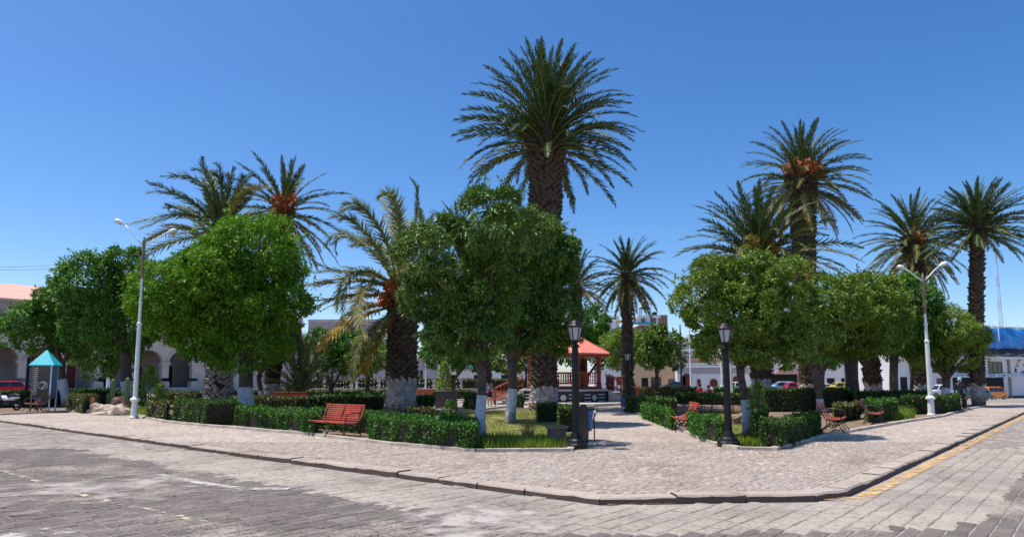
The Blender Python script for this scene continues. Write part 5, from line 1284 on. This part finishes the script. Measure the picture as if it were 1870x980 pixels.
# blue topped information kiosk
kc=G(78,752); kt=thing('information_kiosk','blue framed glass information kiosk with bright cyan pyramid roof at far left','kiosk',(kc.x,kc.y,0),R(14)); Yk=kc.y; kp=Yk/F
ww=29*kp/2; zr=P(78,666,Yk).z; zap=P(78,638,Yk).z; zlo=P(78,727,Yk).z
mb=MB(); e=ww+.16; mb.add([(-e,-e,zr),(e,-e,zr),(e,e,zr),(-e,e,zr),(0,0,zap),(-e,-e,zr-.05),(e,-e,zr-.05),(e,e,zr-.05),(-e,e,zr-.05)],[(0,1,4),(1,2,4),(2,3,4),(3,0,4),(5,6,1,0),(6,7,2,1),(7,8,3,2),(8,5,0,3),(8,7,6,5)]); mb.build('roof',M['cyan_roof'],kt)
for sx in (-1,1):
    for sy in (-1,1): mb=MB(); mb.box((sx*ww,sy*ww,zr/2),(.055,.055,zr-.06)); mb.build('leg',M['rust' if sx<0 else 'banner'],kt)
for nm,cx_,cy_,sx_,sy_ in (('front',0,-ww,2*ww-.06,.02),('back',0,ww,2*ww-.06,.02)):
    mb=MB(); mb.box((cx_,cy_,(zlo+zr)/2),(sx_,sy_,zr-zlo-.1)); mb.build('glass_panel',M['clear'],kt)
mb=MB(); mb.box((ww,0,(zlo+zr)/2),(.03,2*ww-.06,zr-zlo-.1)); mb.build('blue_side_panel',M['deep_blue'],kt)
mb=MB(); mb.box((-ww,0,(zlo+zr)/2),(.02,2*ww-.06,zr-zlo-.1)); mb.build('glass_panel',M['clear'],kt)
mb=MB(); mb.box((0,0,zlo),(2*ww,2*ww,.06)); mb.build('floor',M['deep_blue'],kt)
hh=zr-zlo-.3                                    # white slanted print on the left part, round emblem
for k in range(13): mb=MB(); z=zlo+.25+hh*k/13; mb.M=Matrix.Translation((-ww+.14,-ww-.014,z))@Matrix.Rotation(R(-14),4,'Y'); mb.box((0,0,0),(.2,.006,.045)); mb.build('printed_stripe',M['stripe'],kt)
mb=MB(); rr_=.22; cxe=.08; cze=zlo+hh*.48; ring=[(cxe+rr_*math.cos(q),-ww-.016,cze+rr_*.86*math.sin(q)) for q in [k*math.pi/12 for k in range(25)]]; mb.tube(ring,.018,4); mb.build('round_emblem',M['stripe'],kt)
mb=MB(); mb.tube([(cxe-.1,-ww-.016,cze+.1),(cxe+.0,-ww-.016,cze+.16),(cxe+.12,-ww-.016,cze+.1),(cxe+.1,-ww-.016,cze-.02),(cxe-.02,-ww-.016,cze-.1),(cxe-.06,-ww-.016,cze-.18)],[.02,.04,.05,.045,.03,.015],5); mb.build('emblem_mark',M['stripe'],kt)

# blue bins and sign beside the left lantern, dark upright board
def bin_(label,bx,by,h,col,group='blue litter bins'):
    b=G(bx,by); t=thing('litter_bin',label,'litter bin',(b.x,b.y,0),R(20),group); mb=MB(); mb.lathe([(.19,.25),(.24,h-.12),(.25,h-.1)],n=12); mb.build('bucket',col,t); mb=MB(); mb.lathe([(.255,h-.12),(.26,h-.07),(.24,h-.06)],n=12); mb.build('rim',M['iron'],t)
    mb=MB(); mb.tube([(-.29,0,0),(-.29,0,h-.2),(-.2,0,h-.12)],.02,6); mb.tube([(.29,0,0),(.29,0,h-.2),(.2,0,h-.12)],.02,6); mb.build('stand',M['iron'],t); return t
M['binblue']=plain('blue_bin_plastic',(.035,.16,.42),.4); M['binlight']=plain('light_blue_panel',(.16,.36,.62),.4)
bin_('blue litter bin half hidden behind the left black lantern',1069,802,.95,M['binblue'])
bin_('small bright blue litter bin on a stand by the concrete block',808,744,1.0,M['binlight'],None)
bin_('dark blue bin at the foot of the far black lantern',1143,749,.9,M['binblue'],None)
sb=G(1066,812); st=thing('display_board','tall narrow dark display board with pale blue side behind the left lantern','board',(sb.x,sb.y,0),R(62)); hb=P(1066,738,sb.y).z
mb=MB(); mb.extr([(-.28,.12),(.28,.12),(.30,hb*.5),(.26,hb-.1),(.10,hb),(-.10,hb),(-.26,hb-.1),(-.30,hb*.5)],-.03,.03); mb.build('board',M['black'],st)
mb=MB(); mb.box((.06,.07,hb*.42),(.34,.05,hb*.66)); mb.build('blue_back',M['binlight'],st)
mb=MB(); mb.box((-.2,0,.06),(.05,.06,.13)); mb.box((.2,0,.06),(.05,.06,.13)); mb.build('foot',M['iron'],st)
M['rock']=plain('pale_rock',(.52,.42,.33),.9,var=.3,scale=3,bump=.8,bscale=8); M['rockd']=plain('brown_rock',(.26,.17,.13),.9,var=.3,scale=3,bump=.8,bscale=8)
tb=thing('brick_plinth','small square brown topped plinth at the edge of the lawn','plinth',tuple(G(1017,812)),R(10)); mb=MB(); mb.box((0,0,.22),(.42,.42,.44)); mb.build('body',M['brown_shade'],tb); mb=MB(); mb.box((0,0,.47),(.52,.5,.06)); mb.build('top_slab',M['rockd'],tb)

# cactus rockery
def rock(label,bx,by,sx,sy,sz,seed,mat='concrete',group='pale rocks of the rockery'):
    b=G(bx,by); bm=bmesh.new(); bmesh.ops.create_icosphere(bm,subdivisions=3,radius=1)
    for v in bm.verts:
        p=v.co.copy(); n_=mnoise.noise(p*1.3+Vector((seed,0,0)))*.5+mnoise.noise(p*3.1+Vector((seed,3,0)))*.22
        v.co=Vector((p.x*sx,p.y*sy,p.z*sz*(1 if p.z>0 else .4)))*(1+n_)
    me=bpy.data.meshes.new('rock'); bm.to_mesh(me); bm.free(); me.materials.append(M[mat]); o=obj('rock',me,None,(b.x,b.y,.05),None,label,'rock',group); return o
rock('widest pale flat rock at the front of the cactus rockery',197,756,.95,.4,.36,1,'rock'); rock('pale rock at the left end of the cactus rockery',176,753,.5,.45,.5,2,'rock'); rock('brown boulder behind the cactus rockery',221,750,.6,.5,.75,3,'rockd'); rock('pale round rock at the right of the cactus rockery',214,757,.45,.4,.4,4,'rock')
rock('brown boulder on the lawn right of the right lantern',1350,775,.42,.3,.35,5,'rockd',None)
M['cactus']=leafmat('cactus_skin',(.14,.22,.07),(.18,.26,.09),(.22,.30,.12),0,.6)
def cactus(label,bx,by,top,r,arms,seed):
    b=G(bx,by); hh=P(bx,top,b.y).z; t=thing('cactus',label,'cactus',(b.x,b.y,0),0,'columnar cacti of the rockery')
    def col(x,y,z0,z1,r,nm):
        nr=16; vs=[];fs=[]; zs=[z0,z0+.1,z1*.5+z0*.5,z1-.1,z1-.02]; rs=[r*.8,r,r*1.05,r*.9,r*.35]
        for z,q in zip(zs,rs):
            for k in range(nr): th=2*math.pi*k/nr; a=q*(1 if k%2 else .78); vs.append((x+a*math.cos(th),y+a*math.sin(th),z))
        for i in range(4):
            for k in range(nr): fs.append((i*nr+k,i*nr+(k+1)%nr,(i+1)*nr+(k+1)%nr,(i+1)*nr+k))
        fs.append(tuple(4*nr+k for k in range(nr))); mb=MB(); mb.add(vs,fs); mb.build(nm,M['cactus'],t)
    col(0,0,0,hh,r,'stem')
    for x,z0,z1 in arms: col(x,.05,z0,z1*hh,r*.75,'arm')
cactus('left tall column cactus with a short side arm in the rockery',204,750,690,.12,[(-.26,.3,.55)],1); cactus('right column cactus cluster with three stems',230,750,688,.11,[(.28,.2,.78),(-.2,.1,.6),(.5,.1,.5)],2)
sc=G(172,752); sf=thing('painted_tyre_flower','small orange and white round flower ornament on the rockery edge','ornament',(sc.x,sc.y-.35,.55)); mb=MB(); mb.M=Matrix.Rotation(R(90),4,'X')
mb.tube([(.17*math.cos(q),.17*math.sin(q),0) for q in [k*math.pi/8 for k in range(17)]],.055,6); mb.build('ring',M['fstalk'],sf); mb=MB(); mb.M=Matrix.Rotation(R(90),4,'X'); mb.lathe([(.1,-.02),(.1,.02)],n=10); mb.build('disc',M['cream'],sf); mb=MB(); mb.tube([(0,0,-.6),(0,0,-.15)],.03,5); mb.build('stake',M['rust'],sf)

# ================================================================== VEHICLES
def paintmat(name,col): 
    m,t,b=newmat(name); b.inputs['Base Color'].default_value=(*col,1); b.inputs['Roughness'].default_value=.25; b.inputs['Coat Weight'].default_value=.5; b.inputs['Specular IOR Level'].default_value=.5; return m
M['tyre']=plain('tyre_rubber',(.02,.02,.02),.8); M['rim']=plain('wheel_rim',(.45,.46,.48),.35,.6); M['taill']=plain('tail_lamp',(.45,.02,.02),.3); M['headl']=plain('head_lamp',(.75,.75,.72),.2); M['chrome']=plain('bumper_trim',(.05,.05,.055),.5)
def car(label,loc,ang,kind,colour,L=4.2,Wd=1.7,Ht=1.45,cat='car',name='parked_car'):
    """local +x is the front of the car"""
    t=thing(name,label,cat,loc,ang,'cars parked round the square'); pm=paintmat('car_paint',colour)
    if kind=='hatch': low=[(-.5,.22),(-.5,.50),(-.47,.62),(-.1,.63),(.24,.62),(.44,.50),(.5,.38),(.5,.2)]; cab=[(-.49,.61),(-.40,.97),(-.30,1.0),(.0,1.0),(.10,.95),(.26,.61)]
    elif kind=='sedan': low=[(-.5,.24),(-.5,.52),(-.46,.64),(-.1,.64),(.24,.62),(.45,.52),(.5,.38),(.5,.22)]; cab=[(-.36,.62),(-.22,.97),(-.14,1.0),(.02,1.0),(.10,.94),(.25,.61)]
    elif kind=='van': low=[(-.5,.18),(-.5,.55),(-.49,.60),(0,.6),(.38,.58),(.47,.5),(.5,.38),(.5,.18)]; cab=[(-.49,.58),(-.47,.94),(-.43,1.0),(.20,1.0),(.27,.96),(.40,.57)]
    elif kind=='beetle': low=[(-.5,.25),(-.47,.45),(-.36,.62),(-.1,.64),(.2,.62),(.40,.55),(.5,.36),(.5,.22)]; cab=[(-.36,.60),(-.24,.88),(-.08,1.0),(.04,.99),(.12,.9),(.20,.61)]
    elif kind=='pickup': low=[(-.5,.30),(-.5,.58),(-.08,.58),(.24,.58),(.46,.54),(.5,.42),(.5,.25)]; cab=[(-.06,.56),(-.05,.96),(-.02,1.0),(.12,1.0),(.16,.96),(.27,.57)]
    def hull(prof,w0,w1,zmid,nm,mat,parent,inset=0):
        vs=[];fs=[];n=len(prof); ws=[-1,-.88,.88,1]
        for wv in ws:
            for x,z in prof:
                f=(z*Ht-zmid[0])/(zmid[1]-zmid[0]); wid=w0+(w1-w0)*max(0,min(1,f)); k=1 if abs(wv)<1 else .965
                vs.append((x*L*(k if abs(x)>.4 else 1),wv*wid/2,z*Ht if z*Ht<Ht*.99 else z*Ht-(.0 if abs(wv)<1 else .03)))
        for r in range(3):
            for i in range(n): j=(i+1)%n; fs.append((r*n+i,r*n+j,(r+1)*n+j,(r+1)*n+i))
        fs.append(tuple(range(n-1,-1,-1))); fs.append(tuple(3*n+i for i in range(n)))
        m=MB(); m.add(vs,fs); return m.build(nm,mat,parent)
    hull(low,Wd,Wd*.97,(.3*Ht,.62*Ht),'body',pm,t); cb=hull(cab,Wd*.93,Wd*.72,(.6*Ht,Ht),'cabin',pm,t)
    # side windows, windscreens
    x0,x1=cab[0][0]*L,cab[-1][0]*L; tx0,tx1=cab[1][0]*L,cab[-2][0]*L; zb_,zt_=.635*Ht,.93*Ht
    ncut=3 if kind in('van',) else 2
    for sy in (-1,1):
        yb,yt=sy*(Wd*.925/2+.004),sy*(Wd*.75/2+.012)
        for q in range(ncut):
            a0,a1=(q+.05)/ncut,(q+.95)/ncut; mg=.10
            bx0=x0+mg+(x1-x0-2*mg)*a0; bx1=x0+mg+(x1-x0-2*mg)*a1; ux0=tx0+mg*.6+(tx1-tx0-1.2*mg)*a0; ux1=tx0+mg*.6+(tx1-tx0-1.2*mg)*a1
            m=MB(); m.add([(bx0,yb,zb_),(bx1,yb,zb_),(ux1,yt,zt_),(ux0,yt,zt_),(bx0,yb-sy*.02,zb_),(bx1,yb-sy*.02,zb_),(ux1,yt-sy*.02,zt_),(ux0,yt-sy*.02,zt_)],[(0,1,2,3),(7,6,5,4),(0,4,5,1),(3,2,6,7)]); m.build('side_window',M['pane'],t)
    for nm,xa,xb,s in (('rear_window',x0,tx0,-1),('windscreen',x1,tx1,1)):
        w0,w1=Wd*.80/2,Wd*.64/2; m=MB(); dz=zt_-zb_
        xa2,xb2=xa+(xb-xa)*.12+s*.015,xa+(xb-xa)*.92+s*.015; m.add([(xa2,-w0,zb_),(xa2,w0,zb_),(xb2,w1,zt_),(xb2,-w1,zt_),(xa2-s*.02,-w0,zb_),(xa2-s*.02,w0,zb_),(xb2-s*.02,w1,zt_),(xb2-s*.02,-w1,zt_)],[(0,1,2,3),(7,6,5,4)]); m.build(nm,M['pane'],t)
    for sx in (-.31,.31):
        for sy in (-1,1):
            wr=.30 if kind!='pickup' else .36; w=MB(); w.M=Matrix.Translation((sx*L,sy*(Wd/2-.08),wr))@Matrix.Rotation(R(90),4,'X'); w.lathe([(wr*.6,-.1),(wr,-.09),(wr,.09),(wr*.6,.1)],n=18); wo=w.build('wheel',M['tyre'],t)
            w=MB(); w.M=Matrix.Translation((sx*L,sy*(Wd/2-.08),wr))@Matrix.Rotation(R(90),4,'X'); w.lathe([(wr*.58,-.115),(wr*.58,.115)],n=12); w.build('rim',M['rim'],wo)
    for sy in (-1,1):
        m=MB(); m.box((L*.493,sy*Wd*.36,.44*Ht),(.06,.28,.15)); m.build('headlight',M['headl'],t); m=MB(); m.box((-L*.496,sy*Wd*.40,.46*Ht),(.05,.16,.2)); m.build('tail_light',M['taill'],t)
        m=MB(); m.box((tx1+.35,sy*(Wd/2+.08),.66*Ht),(.1,.16,.1)); m.build('wing_mirror',pm,t)
    for s in (-1,1): m=MB(); m.box((s*L*.495,0,.25*Ht),(.1,Wd*.94,.16)); m.build('bumper',M['chrome'],t)
    if kind=='beetle':
        for sx in (-.31,.31):
            for sy in (-1,1): m=MB(); m.tube([(sx*L+.42*math.cos(q),sy*(Wd/2-.02),.3+.42*math.sin(q)) for q in [k*math.pi/8 for k in range(9)]],.09,6); m.build('fender',pm,t)
    return t
def place(px,py_top,Ht,Y):                 # wheels stand on the ground there
    q=P(px,HZ,Y); return (q.x,q.y,slope(q.x,q.y)+(-.13))
car('small orange yellow microvan driving past the rightmost palm',(P(1812,HZ,92).x,92,P(1812,730,92).z),R(18),'van',(.85,.25,.01),L=3.3,Wd=1.5,Ht=1.75,cat='van',name='microvan')
car('bright red hatchback at the far left edge of the photo',(P(4,HZ,72).x,72,-.1),math.atan2(DB.y,DB.x)+math.pi,'hatch',(.62,.01,.03),L=4.0,Ht=1.55)
car('second red car mostly hidden by the blue topped kiosk',(P(68,HZ,78).x,78,-.1),math.atan2(DB.y,DB.x),'sedan',(.50,.01,.02),L=4.2,Ht=1.2)
car('dark old rounded beetle shaped car in front of the orange house',(P(1228,HZ,106).x,106,P(1228,713.5,106).z),R(180),'beetle',(.02,.025,.03),L=3.9,Ht=1.5)
car('white car parked in front of the white and red house',(P(1331,HZ,90).x,90,P(1331,718,90).z),R(178),'hatch',(.75,.75,.77),L=4.3,Ht=1.5)
car('light blue car parked at the awning shop',(P(1425,HZ,96).x,96,P(1425,716,96).z),R(176),'hatch',(.30,.48,.62),L=3.9,Ht=1.5)
car('dark red car parked right of the light blue car',(P(1458,HZ,94).x,94,P(1458,717,94).z),R(0),'hatch',(.42,.01,.05),L=3.8,Ht=1.4)
car('white car left of the yellow car under the trees',(P(1508,HZ,98).x,98,P(1508,718,98).z),R(0),'sedan',(.7,.7,.7),L=3.9,Ht=1.4)
car('yellow taxi under the trees in front of the shops',(P(1530,HZ,95).x,95,P(1530,717,95).z),R(180),'hatch',(.72,.55,.02),L=3.6,Ht=1.45)
car('white pickup truck left of the rightmost palm',(P(1722,HZ,88).x,88,P(1722,727,88).z),R(180),'pickup',(.75,.75,.76),L=4.8,Ht=1.75,cat='pickup')
car('dark blue car right behind the rightmost palm trunk',(P(1771,HZ,80).x,80,P(1771,731,80).z),R(176),'hatch',(.05,.12,.16),L=3.6,Ht=1.45)
def motorbike(label,loc,ang,col,white=False):
    t=thing('motorbike',label,'motorbike',loc,ang); pm=paintmat('bike_paint',col)
    for x in (-.62,.62):
        m=MB(); m.M=Matrix.Translation((x,0,.3))@Matrix.Rotation(R(90),4,'X'); m.tube([(.25*math.cos(q),.25*math.sin(q),0) for q in [k*math.pi/9 for k in range(19)]],.055,6); w=m.build('wheel',M['tyre'],t); m=MB(); m.M=Matrix.Translation((x,0,.3))@Matrix.Rotation(R(90),4,'X'); m.lathe([(.07,-.06),(.07,.06)],n=8); m.build('hub',M['rim'],w)
    m=MB(); m.tube([(-.62,0,.3),(-.2,0,.42),(.1,0,.38)],.06,6); m.box((-.05,0,.42),(.4,.22,.26)); m.build('engine',M['iron'],t)
    m=MB(); m.tube([(-.75,0,.72),(-.45,0,.70),(-.1,0,.62),(.15,0,.66),(.38,0,.78)],[.06,.13,.12,.15,.06],8); m.build('body_fairing',pm,t)
    m=MB(); m.tube([(-.78,0,.80),(-.5,0,.81),(-.15,0,.76),(0,0,.74)],[.06,.12,.13,.06],8); m.build('seat',M['black'],t)
    m=MB(); m.tube([(.62,0,.3),(.48,0,.68),(.36,0,.98)],.035,6); m.tube([(.36,-.33,1.02),(.4,0,.97),(.36,.33,1.02)],.02,6); m.build('fork_and_handlebar',M['iron'],t)
    m=MB(); m.tube([(.50,0,.86),(.58,0,.86)],[.10,.07],8); m.build('headlight',M['headl'],t); m=MB(); m.tube([(.82,0,.50),(.66,0,.62),(.45,0,.58)],[.03,.06,.04],6); m.build('mudguard',pm,t)
q=G(12,749); motorbike('white scooter parked at the bed edge at the far left',(q.x,q.y,0),R(170),(.75,.75,.78))
q=G(1762,747); motorbike('dark motorbike parked at the end of the right hedge',(q.x,q.y,0),R(60),(.02,.02,.03))

# ================================================================== PEOPLE
M['skin']=plain('skin',(.32,.17,.10),.6,bump=0); M['hair']=plain('black_hair',(.01,.008,.007),.6,bump=.2)
def person(label,loc,ang,shirt,trouser,pose='sit',scale=1.0,seat=.45,hat=None,group=None):
    t=thing('person',label,'person',loc,ang,group); t.scale=(scale,)*3
    sm=plain('shirt',shirt,.8); tm=plain('trousers',trouser,.8)
    if pose=='sit':
        hip=Vector((0,0,seat+.10)); ch=Vector((0,.02,seat+.48)); kn=[Vector((s*.11,-.42,seat+.08)) for s in(-1,1)]; an=[Vector((s*.11,-.44,.07)) for s in(-1,1)]; hd=[Vector((s*.10,-.32,seat+.18)) for s in (-1,1)]; el=[Vector((s*.25,-.06,seat+.26)) for s in (-1,1)]
    else:
        hip=Vector((0,0,.92)); ch=Vector((0,0,1.34)); kn=[Vector((s*.10,-.03-.05*s,.50)) for s in(-1,1)]; an=[Vector((s*.11,-.02+.08*s,.08)) for s in(-1,1)]; hd=[Vector((s*.27,-.08,.80)) for s in (-1,1)]; el=[Vector((s*.27,.03,1.08)) for s in (-1,1)]
    V=[];E=[];Rr=[]
    def v(p,r,par=None):
        V.append(tuple(p)); Rr.append(r)
        if par is not None: E.append((par,len(V)-1))
        return len(V)-1
    r0=v(hip,.14); s1=v(hip.lerp(ch,.5),.12,r0); s2=v(ch,.14,s1); nk=v(ch+Vector((0,0,.16)),.052,s2); 
    hc=ch+Vector((0,-.02,.30)); h1=v(hc-Vector((0,0,.05)),.075,nk); h2=v(hc+Vector((0,0,.04)),.095,h1); v(hc+Vector((0,.005,.11)),.065,h2)
    for i,s in enumerate((-1,1)):
        sh=v(ch+Vector((s*.18,0,.07)),.062,s2); e=v(el[i],.045,sh); w=v(hd[i],.03,e); dv=(hd[i]-el[i]).normalized(); pl=v(hd[i]+dv*.06,.035,w)
        for f in range(4): q=v(hd[i]+dv*.11+Vector((s*(f-1.5)*.02,0,0)),.011,pl); v(hd[i]+dv*(.15+.012*(1.5-abs(f-1.5)))+Vector((s*(f-1.5)*.021,0,-.02)),.009,q)
        th=v(hd[i]+dv*.05+Vector((-s*.035,-.01,0)),.012,pl); v(hd[i]+dv*.09+Vector((-s*.05,-.015,0)),.010,th)
        hp=v(hip+Vector((s*.09,0,-.03)),.10,r0); k=v(kn[i],.07,hp); a=v(an[i],.045,k); v(an[i]+Vector((0,-.14,-.03)),.04,a)
    me=bpy.data.meshes.new('body'); me.from_pydata(V,E,[]); o=obj('body',me,t)
    md=o.modifiers.new('s','SKIN'); 
    for i,r in enumerate(Rr): me.skin_vertices[0].data[i].radius=(r,r)
    me.skin_vertices[0].data[0].use_root=True
    o.modifiers.new('u','SUBSURF').levels=1; o.modifiers['u'].render_levels=1
    dg=bpy.context.evaluated_depsgraph_get(); ev=o.evaluated_get(dg); m2=bpy.data.meshes.new_from_object(ev); o.modifiers.clear(); o.data=m2
    m2.materials.clear(); [m2.materials.append(x) for x in (M['skin'],sm,tm,M['iron'])]
    for p in m2.polygons:
        c=p.center; arm=abs(c.x)>.2
        p.material_index=0
        if c.z<hip.z+.02 and not (arm or (pose=='sit' and c.z>seat+.16)): p.material_index=2
        elif c.z<ch.z+.12 and min((c-hd[0]).length,(c-hd[1]).length)>.13: p.material_index=1
        if c.z<.09: p.material_index=3
        p.use_smooth=True
    # face and hair
    mb=MB(); bm_=[]; mb.lathe([(.02,.125),(.07,.11),(.105,.05),(.108,-.02),(.10,-.07),(.085,-.10)],c=tuple(hc+Vector((0,.022,.035))),n=14); mb.build('hair' if hat is None else 'cap',M['hair'] if hat is None else plain('cap',hat,.7),t,smooth=True)
    mb=MB(); mb.tube([hc+Vector((0,-.095,.03)),hc+Vector((0,-.118,-.015)),hc+Vector((0,-.10,-.025))],[.008,.014,.01],6)
    for s in (-1,1): mb.tube([hc+Vector((s*.10,0,.03)),hc+Vector((s*.108,.01,.0)),hc+Vector((s*.10,0,-.03))],[.01,.018,.01],5)
    mb.build('nose_and_ears',M['skin'],t)
    mb=MB(); 
    for s in (-1,1): mb.box(hc+Vector((s*.035,-.093,.025)),(.028,.012,.012))
    mb.box(hc+Vector((0,-.092,-.055)),(.045,.012,.01)); mb.build('eyes_and_mouth',M['hair'],t)
    return t
def seatwall(px,py,label): 
    b=G(px,py); t=thing('backless_bench',label,'bench',(b.x,b.y,0)); mb=MB(); mb.box((0,0,.42),(1.9,.42,.06)); mb.build('seat',M['slatold'],t)
    for s in (-1,1): mb=MB(); mb.box((s*.75,0,.195),(.1,.36,.39)); mb.build('leg',M['concrete'],t)
q=G(1286,735); seatwall(1286,735,'backless bench under the two people in red')
person('seated person in a red top with dark hair, left of the pair beyond the hedge',(q.x-.28,q.y+.05,.0),R(200),(.55,.02,.04),(.05,.05,.08))
person('seated person in a darker red top, right of the pair beyond the hedge',(q.x+.35,q.y+.05,.0),R(165),(.35,.02,.04),(.25,.22,.2),scale=.92)
q=G(1756,748); person('person in dark clothes standing at the end of the right hedge',(q.x,q.y,0),R(150),(.02,.02,.035),(.02,.02,.03),pose='stand',hat=(.35,.5,.6))
q=G(893,741); person('seated child in a dark top and white shorts behind the middle trunk',(q.x,q.y+.1,0),R(10),(.03,.03,.1),(.6,.6,.62),scale=.85,hat=(.15,.15,.25))
q=G(1160,722); person('person in dark clothes sitting near the orange house beyond the path',(q.x,q.y,-.2),R(0),(.05,.02,.02),(.04,.04,.05))
q=G(1766,728); person('person standing in the doorway behind the rightmost palm',(P(1766,HZ,98).x,98,P(1766,728,98).z),R(10),(.1,.12,.14),(.04,.04,.05),pose='stand')
